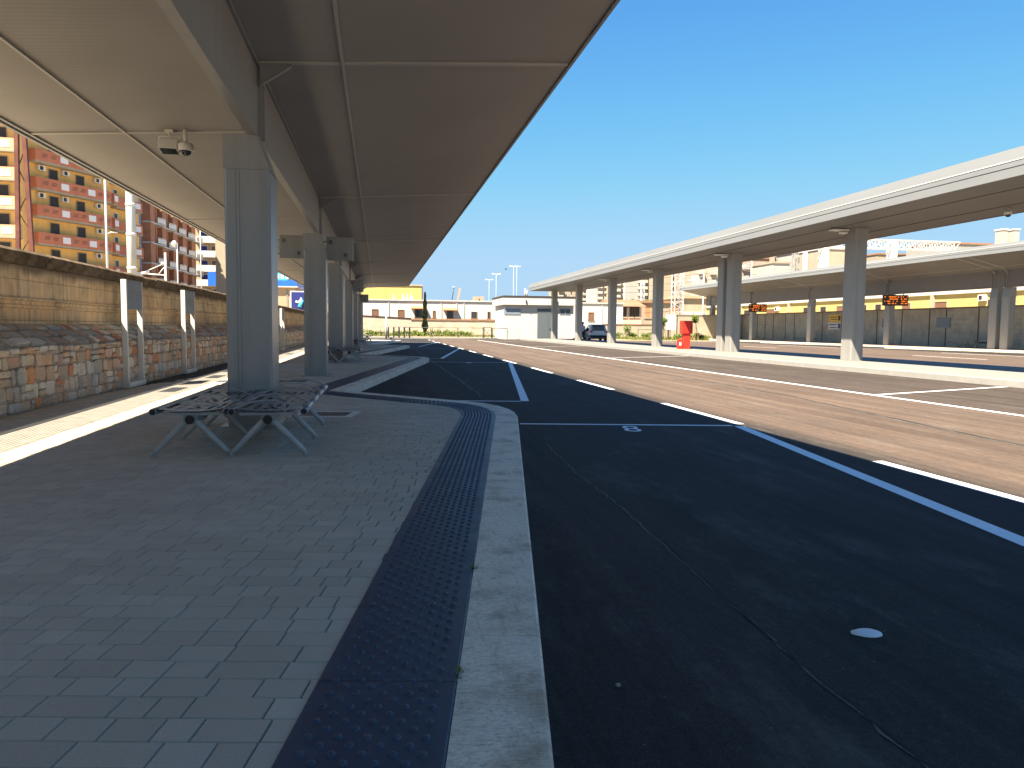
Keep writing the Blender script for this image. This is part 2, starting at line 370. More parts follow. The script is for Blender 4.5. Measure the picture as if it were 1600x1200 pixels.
# ------------------------------------------------------------------ ground, road, platforms
ZB = [(-60, -.14), (6, -.14), (14, -.05), (20, -.04), (37, -.06), (60, -.06)]
def zr(x):
    for (a, za), (b, zb) in zip(ZB, ZB[1:]):
        if a <= x <= b: return za + (zb - za) * (x - a) / (b - a)
    return ZB[0][1] if x < 0 else ZB[-1][1]
g = MB(); g.quad((-3000, -3000, -.35), (3000, -3000, -.35), (3000, 3000, -.35), (-3000, 3000, -.35)); struct(g.build('ground', M['soil']))
g = MB(); xs = [-6, 6, 14, 20, 37, 46]
for a, b in zip(xs, xs[1:]): g.quad((a, -30, zr(a)), (b, -30, zr(b)), (b, 92, zr(b)), (a, 92, zr(a)))
struct(g.build('road', M['asphalt']))

TH = math.atan(.168); TD = Vector((math.sin(TH), math.cos(TH))); TN = Vector((math.cos(TH), -math.sin(TH)))
TOOTH = [(-.6, -4.4), (1.86, 10.24), (1.91, 10.75), (1.9, 11.15), (1.82, 11.62), (1.66, 12.03), (1.41, 12.37), (.93, 12.87), (.5, 13.36), (.09, 13.78), (-.6, 14.6)]
def offset_path(pts, d):
    pts = [Vector(p) for p in pts]; out = []
    for i, p in enumerate(pts):
        ns = []
        if i > 0: e = (pts[i] - pts[i - 1]).normalized(); ns.append(Vector((-e.y, e.x)))
        if i < len(pts) - 1: e = (pts[i + 1] - pts[i]).normalized(); ns.append(Vector((-e.y, e.x)))
        n = sum(ns, Vector((0, 0))).normalized(); k = 1 / max(.35, n.dot(ns[0])); out.append(p + n * d * k)
    return out
PATH = []
for k in range(-1, 4): PATH += [(x, y + 19 * k) for x, y in TOOTH[(0 if k == -1 else 1):]]
PATH = PATH[:-1] if False else PATH
class Path:
    def __init__(s, pts):
        s.p = [Vector(q) for q in pts]; s.s = [0]
        for a, b in zip(s.p, s.p[1:]): s.s.append(s.s[-1] + (b - a).length)
    def at(s, t):
        for i in range(len(s.p) - 1):
            if t <= s.s[i + 1] or i == len(s.p) - 2:
                e = (s.p[i + 1] - s.p[i]).normalized(); return s.p[i] + e * (t - s.s[i]), Vector((-e.y, e.x)), e
    def s_of_y(s, y):
        for i in range(len(s.p) - 1):
            a, b = s.p[i], s.p[i + 1]
            if a.y <= y <= b.y and b.y > a.y: return s.s[i] + (s.s[i + 1] - s.s[i]) * (y - a.y) / (b.y - a.y)
OUT = PATH; K1 = offset_path(OUT, .30); T0 = offset_path(OUT, .315); T1 = offset_path(OUT, .77)
YE = PATH[-1][1]
# slab under the pavers and, further on, the paved surface itself
inner = [p for p in offset_path(OUT, .15)]
def slab(y0, y1, z1, mat):
    pts = [p for p in inner if y0 < p.y < y1]
    def cut(y):
        for a, b in zip(inner, inner[1:]):
            if (a.y - y) * (b.y - y) <= 0 and a.y != b.y: return a.lerp(b, (y - a.y) / (b.y - a.y))
        return Vector((-.6, y))
    poly = [(-5.45, y0), tuple(cut(y0))] + [tuple(p) for p in pts] + [tuple(cut(y1)), (-5.45, y1)]
    g = MB(); g.hexa(poly, -.3, z1); return struct(g.build('pavement', mat))
slab(-14, 26, -.012, M['joint']); slab(26, YE, -.001, M['paver_far'])
# individual pavers laid in rows square to the bays
def poly_x(path, y):
    for a, b in zip(path, path[1:]):
        if (a.y - y) * (b.y - y) <= 0 and abs(a.y - b.y) > 1e-6: yield a.x + (b.x - a.x) * (y - a.y) / (b.y - a.y)
g = MB()
for r in range(int((-3 + 0) / .134), int(27.5 / .134)):
    v0 = r * .134; v1 = v0 + .1302; u = -7.2 + rnd.random() * .2
    while u < 1.0:
        L = rnd.choice((.115, .155, .155, .205, .25)); u0, u1 = u, u + L - .0038; u += L
        cs = [TN * a + TD * b for a, b in ((u0, v0), (u1, v0), (u1, v1), (u0, v1))]
        c = sum(cs, Vector((0, 0))) / 4
        if c.x < -4.95 or c.y > 25.9 or c.y < .8: continue
        lim = max(poly_x(K1, c.y), default=-9)
        if max(q.x for q in cs) > lim + .10: continue
        h = rnd.uniform(-.0022, .0012); tx = rnd.uniform(-.006, .006); ty = rnd.uniform(-.006, .006)
        n = len(g.v)
        for q in cs: g.v.append((q.x, q.y, h - .011))
        for q in cs:
            e = c - q; e = q + e.normalized() * .004; g.v.append((e.x, e.y, h + (e.x - c.x) * tx + (e.y - c.y) * ty - .0015))
        g.f.append((n + 4, n + 5, n + 6, n + 7)); g.sm.append(False)
        for i in range(4): j = (i + 1) % 4; g.f.append((n + i, n + j, n + 4 + j, n + 4 + i)); g.sm.append(False)
struct(g.build('pavement', M['paver']))
# kerb stones
P = Path(OUT); g = MB()
PROF = [(.0, -.22), (.0, -.012), (.012, .0), (.298, .003), (.298, -.22)]
s = P.s_of_y(-3.9) or 2.0; tot = P.s[-1]
ks = [s]
while ks[-1] < tot - 1.5: ks.append(ks[-1] + rnd.uniform(1.22, 1.42))
offs = {d: Path(offset_path(OUT, d)) for d in (.0, .012, .298)}
offp = {d: offset_path(OUT, d) for d in (.0, .012, .298)}
def on_off(pl, i, t, d):
    L = P.s[i + 1] - P.s[i]; f = (t - P.s[i]) / L
    if L < 5: return pl[i].lerp(pl[i + 1], f)
    e = (P.p[i + 1] - P.p[i]) / L; q = P.p[i] + e * (t - P.s[i]) + Vector((-e.y, e.x)) * d; a, b = pl[i], pl[i + 1]
    return a + e * min(max((q - a).dot(e), 0), (b - a).length)
def off_at(d, t):        # point at offset d for the path parameter t of the outer line
    for i in range(len(P.p) - 1):
        if t <= P.s[i + 1] or i == len(P.p) - 2:
            return on_off(offp[d], i, t, d)
for a, b in zip(ks, ks[1:]):
    st = [a + .003] + [q for q in P.s if a + .02 < q < b - .02] + [b - .003]; dz = rnd.uniform(0, .003)
    n = len(g.v); k = len(PROF)
    for t in st:
        for d, z in PROF: q = off_at(d, t); g.v.append((q.x, q.y, z + (dz if z > -.1 else 0)))
    for i in range(len(st) - 1):
        for j in range(k - 1): q = n + i * k + j; g.f.append((q, q + k, q + k + 1, q + 1)); g.sm.append(False)
    g.f.append(tuple(range(n + k - 1, n - 1, -1))); g.f.append(tuple(range(n + (len(st) - 1) * k, n + len(st) * k))); g.sm += [False, False]
struct(g.build('kerb', M['kerb']))
# dark tactile band behind the kerb
TD_ = {d: offset_path(OUT, d) for d in (.315, .77)}
def band_at(d, t):
    key = (round(d, 4))
    if key not in TD_: TD_[key] = offset_path(OUT, d)
    pl = TD_[key]
    for i in range(len(P.p) - 1):
        if t <= P.s[i + 1] or i == len(P.p) - 2:
            return on_off(pl, i, t, d)
g = MB(); t = ks[0] + .23
while t < tot - .8:
    e = t + .687
    st = [t] + [q for q in P.s if t + .01 < q < e - .01] + [e]; n = len(g.v)
    for q in st:
        for d, z in ((.301, -.01), (.301, .003), (.307, .006), (.765, .006), (.77, .003), (.77, -.01)): w = band_at(d, q); g.v.append((w.x, w.y, z))
    for i in range(len(st) - 1):
        for j in range(5): q = n + i * 6 + j; g.f.append((q, q + 6, q + 7, q + 1)); g.sm.append(False)
    t = e + .004
s_tip = P.s_of_y(0.0)
def dome(g, x, y, z, r=.0145, h=.0075):
    n = len(g.v); k = 8
    for rr, zz in ((r, 0), (r * .8, h * .7), (r * .35, h)):
        for j in range(k): a = 2 * math.pi * j / k; g.v.append((x + rr * math.cos(a), y + rr * math.sin(a), z + zz))
    for i in range(2):
        for j in range(k): q = n + i * k; g.f.append((q + j, q + (j + 1) % k, q + k + (j + 1) % k, q + k + j)); g.sm.append(True)
    g.f.append(tuple(range(n + 2 * k, n + 3 * k))); g.sm.append(True)
s0 = None
for i, q in enumerate(P.p):
    if abs(q.y - 10.24) < .01: s_t0 = P.s[i]
t = s_t0 - 9.6; row = 0; s_end = s_t0 + 3.0
while t < s_end:
    for c in range(5):
        d = .365 + c * .086 + (.043 if row % 2 else 0)
        if d > .745: continue
        w = band_at(d, t); dome(g, w.x, w.y, .0055)
    t += .045; row += 1
while t < s_t0 + 5.0:                                    # cross ribs on the back of the bay
    a, b, c_, d_ = band_at(.36, t), band_at(.73, t), band_at(.73, t + .045), band_at(.36, t + .045)
    g.hexa([tuple(a), tuple(d_), tuple(c_), tuple(b)], .0055, .0115); t += .09
for k in range(0, 4):                                      # dark bands that cross the platform to the wall
    g.box(-3.4, -1.55, 16.95 + 19 * k, 17.4 + 19 * k, -.01, .005)
struct(g.build('tactile_paving', M['tactile']))
# ribbed guide strip and slot drain beside the wall
g = MB(); g.box(-3.965, -3.45, -8, 76, -.01, .002)
for i in range(9): x = -3.94 + i * .055; g.hexa([(x, -8), (x + .032, -8), (x + .032, 76), (x, 76)], .002, .008, [(x + .006, -8), (x + .026, -8), (x + .026, 76), (x + .006, 76)])
struct(g.build('guidance_strip', M['guide']))
g = MB(); g.box(-4.10, -3.97, -8, 76, -.02, .001); struct(g.build('slot_drain', M['metal_dark']))
for y, lb in ((14.9, 'dark flat plate in the pale guide strip beside the nearest totem'), (18.6, 'dark flat plate in the pale guide strip beside the second totem'), (33.5, 'dark flat plate in the guide strip seen between the first two columns')):
    g = MB(); g.box(-.14, .14, -.5, .5, -.002, .0095); tag(g.build('dark_plate', M['metal_dark'], None, (-3.72, y, 0)), lb, 'cover plate', 'dark flat plates in the guide strip')  # thin dark plates laid on the guide strip
# drain grate beside the bench
M['pale_frame'] = plain('pale_frame_stone', (.66, .62, .55), .85, var=.1, bump=.2)
t = thing('drain_grate', 'iron slot grate in a pale stone frame in the paving beside the near bench', 'drain grate', (-.72, 10.7, 0), -TH)
f = MB()
f.box(-.42, .42, -.36, -.24, -.02, .004).box(-.42, .42, .24, .36, -.02, .004).box(-.42, -.32, -.24, .24, -.02, .004).box(.32, .42, -.24, .24, -.02, .004); f.build('frame', M['pale_frame'], t)
f = MB(); f.box(-.31, .31, -.23, .23, -.06, -.05)
for i in range(14): x = -.30 + i * .0445; f.box(x, x + .022, -.235, .235, -.03, .003)
f.build('grate', M['rust'], t)
# ---- middle island
IZ = .10
g = MB(); g.box(14.62, 20.0, -25, 78.3, -.3, IZ - .002); struct(g.build('traffic_island', M['concrete']))
g = MB(); y = -25.0
while y < 78:
    for x0, x1 in ((14.3, 14.615), (20.005, 20.3)): g.hexa([(x0, y + .004), (x1, y + .004), (x1, y + 1.246), (x0, y + 1.246)], -.3, IZ)
    y += 1.25
for x in (14.3,):
    g.box(x, 20.3, 78.3, 78.6, -.3, IZ)
struct(g.build('kerb', M['pale_kerb']))
# ---- far platform with its own angled bays
PZ = .05
FT = [(40.3, 0), (37.2, 16.2), (37.3, 17.0), (37.9, 17.8), (40.3, 19)]
fp = []
for k in range(-1, 5): fp += [(x, y - 3.0 + 19 * k) for x, y in FT[(0 if k == -1 else 1):]]
fp_in = [(x + .32, y) for x, y in fp]
g = MB(); g.hexa(fp_in + [(46, fp[-1][1]), (46, fp[0][1])][::1], -.3, PZ - .003); struct(g.build('pavement', M['paver_far']))
g = MB()
for (a, b), (c, d) in zip(zip(fp, fp[1:]), zip(fp_in, fp_in[1:])): g.hexa([a, c, d, b], -.3, PZ)
struct(g.build('kerb', M['kerb']))
# ------------------------------------------------------------------ road markings
def mark(g, a, b, w, mat=None, dz=.004):
    a, b = Vector(a), Vector(b); d = (b - a).normalized(); n = Vector((d.y, -d.x)) * (w / 2)
    cuts = [0, 1] + [(x - a.x) / (b.x - a.x) for x, _ in ZB if abs(b.x - a.x) > .01 and 0 < (x - a.x) / (b.x - a.x) < 1]
    cuts.sort()
    for u, v in zip(cuts, cuts[1:]):
        p, q = a.lerp(b, u), a.lerp(b, v)
        g.quad(*[(c.x, c.y, zr(c.x) + dz) for c in (p - n, q - n, q + n, p + n)][::-1])
g = MB()
BD = Vector((.1655, 1)).normalized(); BP = Vector((BD.y, -BD.x))
for k in range(-1, 4):
    o = Vector((0, 19.0 * k))
    A = Vector((2.63, 13.74 - 19)) + o; B = Vector((4.94, 9.93)) + o
    mark(g, A, B, .15); mark(g, B + BD * .05 - BP * .08, B + BD * .05 - BP * 3.05, .10); mark(g, A - BD * .05 - BP * .08, A - BD * .05 - BP * 2.2, .10)
    g2 = None
for k in range(-3, 13):
    y = 4.07 + 6.08 * k; mark(g, (5.06, y), (5.06, y + 3.02), .14)
mark(g, (9.9, -20), (9.9, 78), .13)
for k in range(-1, 4):
    y = 14.1 + 18.6 * k; mark(g, (9.98, y), (14.25, y + 1.35), .11)
for k in range(-2, 5):
    y = 8 + 19 * k; mark(g, (21.3, y), (21.3, y + 11), .12); mark(g, (27.5, y + 4), (27.5, y + 9), .14); mark(g, (33.2, y + 14), (33.2 , y + 4), .13); mark(g, (33.25, y + 4), (36.9, y + 4.8), .12)
struct(g.build('road_marking', M['paint']))
def text_mesh(body, size, name, mat, parent=None, ext=.0, align='CENTER'):
    cu = bpy.data.curves.new(name, 'FONT'); cu.body = body; cu.size = size; cu.align_x = align; cu.align_y = 'CENTER'; cu.extrude = ext; cu.resolution_u = 4
    o = bpy.data.objects.new(name, cu); C.objects.link(o); bpy.context.view_layer.update()
    me = bpy.data.meshes.new_from_object(o.evaluated_get(bpy.context.evaluated_depsgraph_get())); C.objects.unlink(o); bpy.data.objects.remove(o)
    me.materials.clear(); me.materials.append(mat); n = bpy.data.objects.new(name, me); C.objects.link(n)
    if parent: n.parent = parent
    return n
for k, dgt in ((0, '8'), (1, '9')):
    n = text_mesh(dgt, .95, 'road_marking', M['paint']); n.location = (3.33, 9.78 + 19 * k, -.1355); n.rotation_euler = (0, 0, -TH); n.scale = (.55, .85, 1); struct(n)
# construction joints in the asphalt: narrow ragged ribbons
def seam(g, pts, w, dz=.003, jit=.03, step=.22):
    p = Path(pts); t = 0; prev = None; r = random.Random(len(pts) * 31 + int(pts[0][0] * 100))
    while t < p.s[-1]:
        q, n, e = p.at(t); q = q + n * r.uniform(-jit, jit); ww = w * r.uniform(.45, 1.5)
        cur = (q - n * ww / 2, q + n * ww / 2)
        if prev: g.quad(*[(c.x, c.y, zr(c.x) + dz) for c in (prev[0], cur[0], cur[1], prev[1])])
        prev = cur; t += step * r.uniform(.6, 1.3)
g = MB()
seam(g, [(1.66, 1.2), (1.66, 2.5), (1.70, 3.76), (1.79, 5.4), (1.80, 6.8), (1.9, 8.6)], .012, .003, .012, .09)
seam(g, [(1.97, 14.7), (2.02, 17.6), (2.02, 21.7), (2.05, 30), (2.1, 44)], .05, .003, .05)
seam(g, [(7.25, 3), (7.4, 8), (7.6, 10), (8.05, 14), (8.2, 20), (8.3, 60)], .035, .0035, .03, .3)
struct(g.build('road_seam', M['seam']))
g = MB()
seam(g, [(1.675, 1.4), (1.665, 2.5), (1.68, 3.0), (1.71, 3.76), (1.78, 4.6)], .010, .0045, .006, .06)
seam(g, [(7.3, 3), (7.45, 8), (7.66, 10), (8.11, 14), (8.25, 20), (8.35, 60)], .025, .0045, .02, .3)
struct(g.build('road_seam', M['seam_dark']))
# small things lying on the asphalt
t = MB(); prof = []
k = 18; n = 0
for rr, zz in ((1, 0), (.96, .006), (.72, .012), (.3, .014)):
    for j in range(k):
        a = 2 * math.pi * j / k; t.v.append((.062 * rr * math.cos(a) + (.012 if j in (8, 9, 10) and rr > .9 else 0) * -1, .045 * rr * math.sin(a), zz))
for i in range(3):
    for j in range(k): q = i * k; t.f.append((q + j, q + (j + 1) % k, q + k + (j + 1) % k, q + k + j)); t.sm.append(True)
t.f.append(tuple(range(3 * k, 4 * k))); t.sm.append(True)
o = t.build('road_stud', M['white_sign'], loc=(2.135, 3.0, -.139)); o.rotation_euler = (0, 0, R(-12)); tag(o, 'flattened oval pale grey plastic stud lying alone on the dark asphalt', 'road stud')
t = MB(); t.lathe([(.006, 0), (.011, .004), (.009, .010), (.003, .013)], k=7); o = t.build('pebble', M['guide'], loc=(.88, 2.68, -.139)); tag(o, 'tiny pale pebble on the dark asphalt close to the kerb', 'pebble')
# ------------------------------------------------------------------ long stone wall on the left
t = thing('stone_wall', 'long old stone wall with rough rubble base and soot darkened coping behind the totems', 'wall', (-5.4, 0, 0))
g = MB(); Y0, Y1 = -12.0, 92.0; y = Y0; pr = None
rr = random.Random(3)
cols = []
while y <= Y1:
    j = lambda a: rr.uniform(-a, a)
    prof = [(.65 + j(.012), -.3), (.65 + j(.02), .25), (.63 + j(.025), .55), (.635 + j(.03), .80 + j(.03)), (.58 + j(.04), .89 + j(.03)), (.32 + j(.04), 1.03 + j(.03)), (.08 + j(.02), 1.17 + j(.03)), (-.05, 1.19)]
    cols.append([(a, y, b) for a, b in prof]); y += .35 if y < 40 else .8
k = len(cols[0])
for c in cols: g.v += c
for i in range(len(cols) - 1):
    for j in range(k - 1): q = i * k + j; g.f.append((q, q + k, q + k + 1, q + 1)); g.sm.append(False)
rb = g.build('rubble_base', M['mortar'], t)
def stone_patch(g, y, w, fz, a, b, r):
    # one stone in the cell y..y+w, a..b of the face; fz(v) -> point (x, z) and normal (nx, nz)
    ring = []
    for i in range(8):
        cx, cy = ((1, .66), (.70, 1), (-.70, 1), (-1, .66), (-1, -.66), (-.70, -1), (.70, -1), (1, -.66))[i]
        ring.append((.5 + .5 * cx * r.uniform(.86, 1.03), .5 + .5 * cy * r.uniform(.84, 1.04)))
    h = r.uniform(.018, .045); n = len(g.v); ox, oy = r.uniform(-.1, .1), r.uniform(-.1, .1)
    for k, (sc, hh) in enumerate(((1, -.02), (.985, h * .7), (.84, h), (.4, h * 1.04))):
        for u, v in ring:
            uu, vv = .5 + (u - .5) * sc, .5 + (v - .5) * sc
            (px, pz), (nx, nz) = fz(a + (b - a) * vv); q = hh + (ox * (u - .5) + oy * (v - .5)) * .08 * (k > 0) + (r.uniform(-.007, .007) if k > 1 else 0)
            g.v.append((px + nx * q, y + w * uu, pz + nz * q))
    for k in range(3):
        for i in range(8): j = (i + 1) % 8; g.f.append((n + k * 8 + i, n + k * 8 + j, n + k * 8 + 8 + j, n + k * 8 + 8 + i)); g.sm.append(False)
    g.f.append(tuple(range(n + 24, n + 32))); g.sm.append(False)
def face_low(v): return (.645 - .01 * v, v), (1, 0)
def face_slope(v):
    f = (v - .86) / .62; return (.60 - .54 * f, .87 + .30 * f), (.485, .874)
g = MB(); z = 0.0; rs = random.Random(21); bounds = [0.0]
while bounds[-1] < .78: bounds.append(bounds[-1] + rs.choice((.11, .15, .18, .22)))
bounds[-1] = .87
for a, b in list(zip(bounds, bounds[1:])):
    y = 2.0 + rs.random() * .2
    while y < 60:
        w = rs.choice((.13, .19, .24, .3, .38)) * (1 if y < 40 else 1.6); da, db = rs.uniform(-.02, .02), rs.uniform(-.02, .02)
        if rs.random() < .22: m2 = (a + b) / 2; stone_patch(g, y, w * .95, face_low, a + .006, m2 - .004, rs); stone_patch(g, y, w * .95, face_low, m2 + .004, b - .004, rs)
        else: stone_patch(g, y, w * .96, face_low, max(0, a + da) + .004, min(.88, b + db) - .004, rs)
        y += w
for a, b in ((.87, 1.07), (1.07, 1.27), (1.27, 1.46)):
    y = 2.0 + rs.random() * .2
    while y < 60:
        w = rs.choice((.2, .28, .4, .52)) * (1 if y < 40 else 1.6); stone_patch(g, y, w * .97, face_slope, a + rs.uniform(0, .03), b - rs.uniform(0, .02), rs); y += w
g.build('stones', M['rubble'], rb)
g = MB()
g.prism_y([(0, 1.0), (0, 1.42), (.045, 1.435), (.045, 1.47), (.02, 1.48), (.02, 1.53), (.05, 1.545), (.05, 1.575), (0, 1.59), (0, 2.08), (-.5, 2.08), (-.5, 1.0)], Y0, Y1)
g.build('upper_courses', M['ashlar'], t)
g = MB(); y = Y0
while y < Y1:
    e = y + rr.uniform(.9, 1.3); dz = rr.uniform(-.012, .012); dx = rr.uniform(-.012, .012)
    g.prism_y([(.0, 2.085), (.06 + dx, 2.10), (.07 + dx, 2.16), (.12 + dx, 2.19), (.12 + dx, 2.26 + dz), (.06, 2.305 + dz), (-.52, 2.31 + dz), (-.52, 2.085)], y + .004, e - .004); y = e
g.build('coping', M['sooty'], t)
# ------------------------------------------------------------------ canopies
def sof(x): return 4.01 + .0625 * (x + 5.18)       # left canopy soffit height
def column_parts(parent, x, y, h, cap, z0=0., mirror=1, plate=True):
    g = MB(); a, b = .25, .325
    ch = .022
    g.hexa([(-a + ch, -b), (a - ch, -b), (a, -b + ch), (a, b - ch), (a - ch, b), (-a + ch, b), (-a, b - ch), (-a, -b + ch)], z0, h)
    # cladding sheets leave narrow grooves between them
    for sy in (-1, 1):
        yy = sy * b
        for u0, u1 in ((-.225, -.125), (-.118, -.085), (-.078, .225)): g.box(u0, u1, min(yy, yy + sy * .006), max(yy, yy + sy * .006), z0 + .02, h - .01)
    for sx in (-1, 1):
        xx = sx * a
        for u0, u1 in ((-.295, -.19), (-.183, .183), (.19, .295)): g.box(min(xx, xx + sx * .006), max(xx, xx + sx * .006), u0, u1, z0 + .02, h - .01)
    c = g.build('column', M['metal'], parent, (x, y, 0))
    q = MB(); w = .165 if cap[1] else .25
    q.hexa([(-.262, -.337), (.262, -.337), (.262, .337), (-.262, .337)], h, h + .02)
    if mirror > 0: q.hexa([(-.258, -.333), (.252, -.333), (.252, .333), (-.258, .333)], h + .02, cap[0], [(-.258, -.333), (.12, -.333), (.12, .333), (-.258, .333)] if cap[1] else None)
    else: q.hexa([(-.252, -.333), (.258, -.333), (.258, .333), (-.252, .333)], h + .02, cap[0], [(-.12, -.333), (.258, -.333), (.258, .333), (-.12, .333)] if cap[1] else None)
    q.build('capital', M['metal'], c)
    if plate:
        q = MB(); q.hexa([(-.33, -.42), (.33, -.42), (.33, .42), (-.33, .42)], z0 - .02, z0 + .014); q.build('base_plate', M['metal'], c)
    return c
M['trim'] = plain('soffit_trim_paint', (.42, .41, .39), .45, .0, var=.04)
def sloped_canopy(label, x_low, x_high, zf, y0, y1, cols, xc, beam, colh, z0, mirror, fasc=.72, group='bus station canopies', sm='soffit', gm='metal'):
    t = thing('platform_canopy', label, 'canopy', (0, 0, 0), 0, group)
    s = mirror
    zl, zh = zf(x_low), zf(x_high)
    g = MB(); g.prism_y([(x_low, zl), (x_high, zh), (x_high, zh + .3), (x_low, zl + .3)][::(1 if x_high > x_low else -1)], y0, y1); g.build('soffit', M[sm], t)
    # fascia along the high edge: lower band, groove, band, lip with a highlight put in as paler metal, set back cap
    e = 1 if x_high > x_low else -1
    def pf(lst): return lst if e > 0 else lst[::-1]
    X = lambda d: x_high + e * d
    g = MB()
    g.prism_y(pf([(X(.003), zh - .02), (X(.04), zh - .02), (X(.04), zh + .20), (X(.003), zh + .20)]), y0, y1)
    g.prism_y(pf([(X(.003), zh + .225), (X(.036), zh + .225), (X(.036), zh + .36), (X(.003), zh + .36)]), y0, y1)
    gt = MB(); gt.prism_y(pf([(X(.003), zh + .363), (X(.046), zh + .363), (X(.046), zh + .388), (X(.003), zh + .388)]), y0, y1); gt.build('lip_highlight', M['aluminium'], t)
    g.prism_y(pf([(X(-.02), zh + .39), (X(.036), zh + .39), (X(-.0), zh + fasc), (X(-.3), zh + fasc)]), y0, y1)
    g.build('fascia', M['fascia'], t)
    g = MB(); g.prism_y(pf([(X(-.3), zh + .302), (X(.001), zh + .302), (X(.001), zh + .361), (X(-.3), zh + .361)]), y0 + .01, y1 - .01); g.build('groove_shade', M['groove'], t)
    xl = x_low
    g = MB(); g.prism_y(([(xl, zl - .03), (xl, zl + .34), (xl - e * .05, zl + .34), (xl - e * .05, zl - .03)])[::(1 if e < 0 else -1)], y0, y1); 
    g.prism_y(([(xl + e * .06, zl - .022), (xl + e * .10, zl - .022), (xl + e * .10, zl + .02), (xl + e * .06, zl + .02)])[::(1 if e > 0 else -1)], y0, y1)
    g.build('eaves_trim', M['fascia'], t)
    g = MB(); g.prism_y([(x_low + e * .1, zl + .31), (X(-.31), zh + .31), (X(-.31), zh + fasc - .02), (x_low + e * .1, zl + .36)][::e], y0 + .02, y1 - .02); g.build('roof', M['fascia'], t)
    # longitudinal and cross trims on the soffit
    def strip(xa, xb, ya, yb, w, d=.018):
        g = MB(); up = Vector((0, 0, 1))
        g.bar((xa, ya, zf(xa) - d / 2 - .001), (xb, yb, zf(xb) - d / 2 - .001), w, d, (0, 0, 1)); g.build('soffit_trim', M['trim'], t)
    for x in (xc + e * 1.09, xc - e * 2.27):
        strip(x, x, y0, y1, .035, .022)
    ys = []
    for y in cols: ys.append(y - .2)
    for y in ys:
        strip(beam[1] if e > 0 else beam[0], x_high - e * .02, y, y, .075)
    for y in [c + 2.95 for c in cols if c + 2.95 < y1 - 1]: strip(x_low + e * .1, beam[0] if e > 0 else beam[1], y, y, .075)
    # girder
    bx0, bx1, bz = beam
    g = MB(); top = lambda x: zf(x) - .003
    g.prism_y([(bx0, bz + .03), (bx1, bz + .03), (bx1, top(bx1)), (bx0, top(bx0))], y0 + .5, y1 - .5)
    g.box(bx0 - .018, bx1 + .018, y0 + .5, y1 - .5, bz, bz + .028)
    g.build('girder', M[gm], t)
    for sx, xb in ((1, bx1), (-1, bx0)):
        g = MB(); g.bar((xb + sx * .021, y0 + .5, zf(xb + sx * .02) - .022), (xb + sx * .021, y1 - .5, zf(xb + sx * .02) - .022), .038, .03); g.build('girder_trim', M['fascia'], t)
    for y in cols:
        g = MB()
        for sx, xb in ((1, bx1), (-1, bx0)):
            for dy in (-.12, .10):
                g = MB(); g.box(min(xb + sx * .001, xb + sx * .05), max(xb + sx * .001, xb + sx * .05), y + dy, y + dy + .02, bz + .03, zf(xb) - .06); g.build('stiffener', M['metal'], t)
        yb = y - .2
        for sx, xb in ((1, bx1), (-1, bx0)):
            g = MB(); a = (xb + sx * .045, zf(xb) - .02); b = (xb + sx * .40, zf(xb + sx * .40) - .02); c = (xb + sx * .045, zf(xb) - .26)
            g.prism_y([a, b, (b[0], b[1] - .03), c][::-sx], yb - .012, yb + .012)
            g.bar((c[0], yb, c[1]), (b[0], yb, b[1] - .03), .012, .06, (0, 1, 0)); g.build('bracket', M['fascia'], t)
        column_parts(t, xc, y, colh, (bz - .001, True), z0, mirror)
    return t
LCOL1 = [.25, 9.75, 19.25, 28.05]; LCOL2 = [29.25, 38.4, 47.4, 56.4, 62.2]
CAN1 = sloped_canopy('grey canopy overhead with its nearest square column behind the metal benches', -5.18, 2.34, sof, -1.2, 28.62, LCOL1, -1.5, (-1.465, -1.40, 3.385), 3.0, 0, 1, .5)  # unseen near end cut short behind the camera to admit more daylight
CAN2 = sloped_canopy('further half of the overhead grey canopy, beyond the joint, over the distant angled bays', -5.18, 2.34, sof, 28.66, 63, LCOL2, -1.5, (-1.465, -1.40, 3.385), 3.0, 0, 1, .5)
zf3 = lambda x: 5.36 - .235 * (x - 41)
C3 = [45.0, 46.05, 57.1, 68.7, 80.5, 91.2]
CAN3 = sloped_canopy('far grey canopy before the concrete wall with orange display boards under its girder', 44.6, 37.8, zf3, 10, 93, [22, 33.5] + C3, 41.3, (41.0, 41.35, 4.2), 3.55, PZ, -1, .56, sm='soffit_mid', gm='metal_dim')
# flat middle canopy on the island
t = thing('platform_canopy', 'long flat grey canopy standing on the pale middle island with the red cabinet', 'canopy', (0, 0, 0), 0, 'bus station canopies')
XA, XB, ZS = 15.1, 19.8, 4.96; y0, y1 = -20, 77.2
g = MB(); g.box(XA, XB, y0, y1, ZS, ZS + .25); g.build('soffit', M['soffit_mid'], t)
g = MB(); gt = MB()
for e, x in ((-1, XA), (1, XB)):
    X = lambda d: x + e * d
    f = lambda l: l if e > 0 else l[::-1]
    g.prism_y(f([(X(.003), ZS - .02), (X(.040), ZS - .02), (X(.040), ZS + .20), (X(.003), ZS + .20)]), y0, y1)
    g.prism_y(f([(X(.003), ZS + .225), (X(.036), ZS + .225), (X(.036), ZS + .36), (X(.003), ZS + .36)]), y0, y1)
    gt.prism_y(f([(X(.003), ZS + .362), (X(.046), ZS + .362), (X(.046), ZS + .385), (X(.003), ZS + .385)]), y0, y1)
    g.prism_y(f([(X(-.02), ZS + .387), (X(.036), ZS + .387), (X(.0), ZS + .67), (X(-.3), ZS + .67)]), y0, y1)
g.build('fascia', M['fascia'], t); gt.build('lip_highlight', M['aluminium'], t)  # paler lip carries a painted highlight
g = MB(); g.box(XA - .001, XB + .001, y0 + .01, y1 - .01, ZS + .202, ZS + .36); g.build('groove_shade', M['groove'], t)
g = MB(); g.box(XA + .3, XB - .3, y0 + .02, y1, ZS + .362, ZS + .66); g.build('roof', M['fascia'], t)
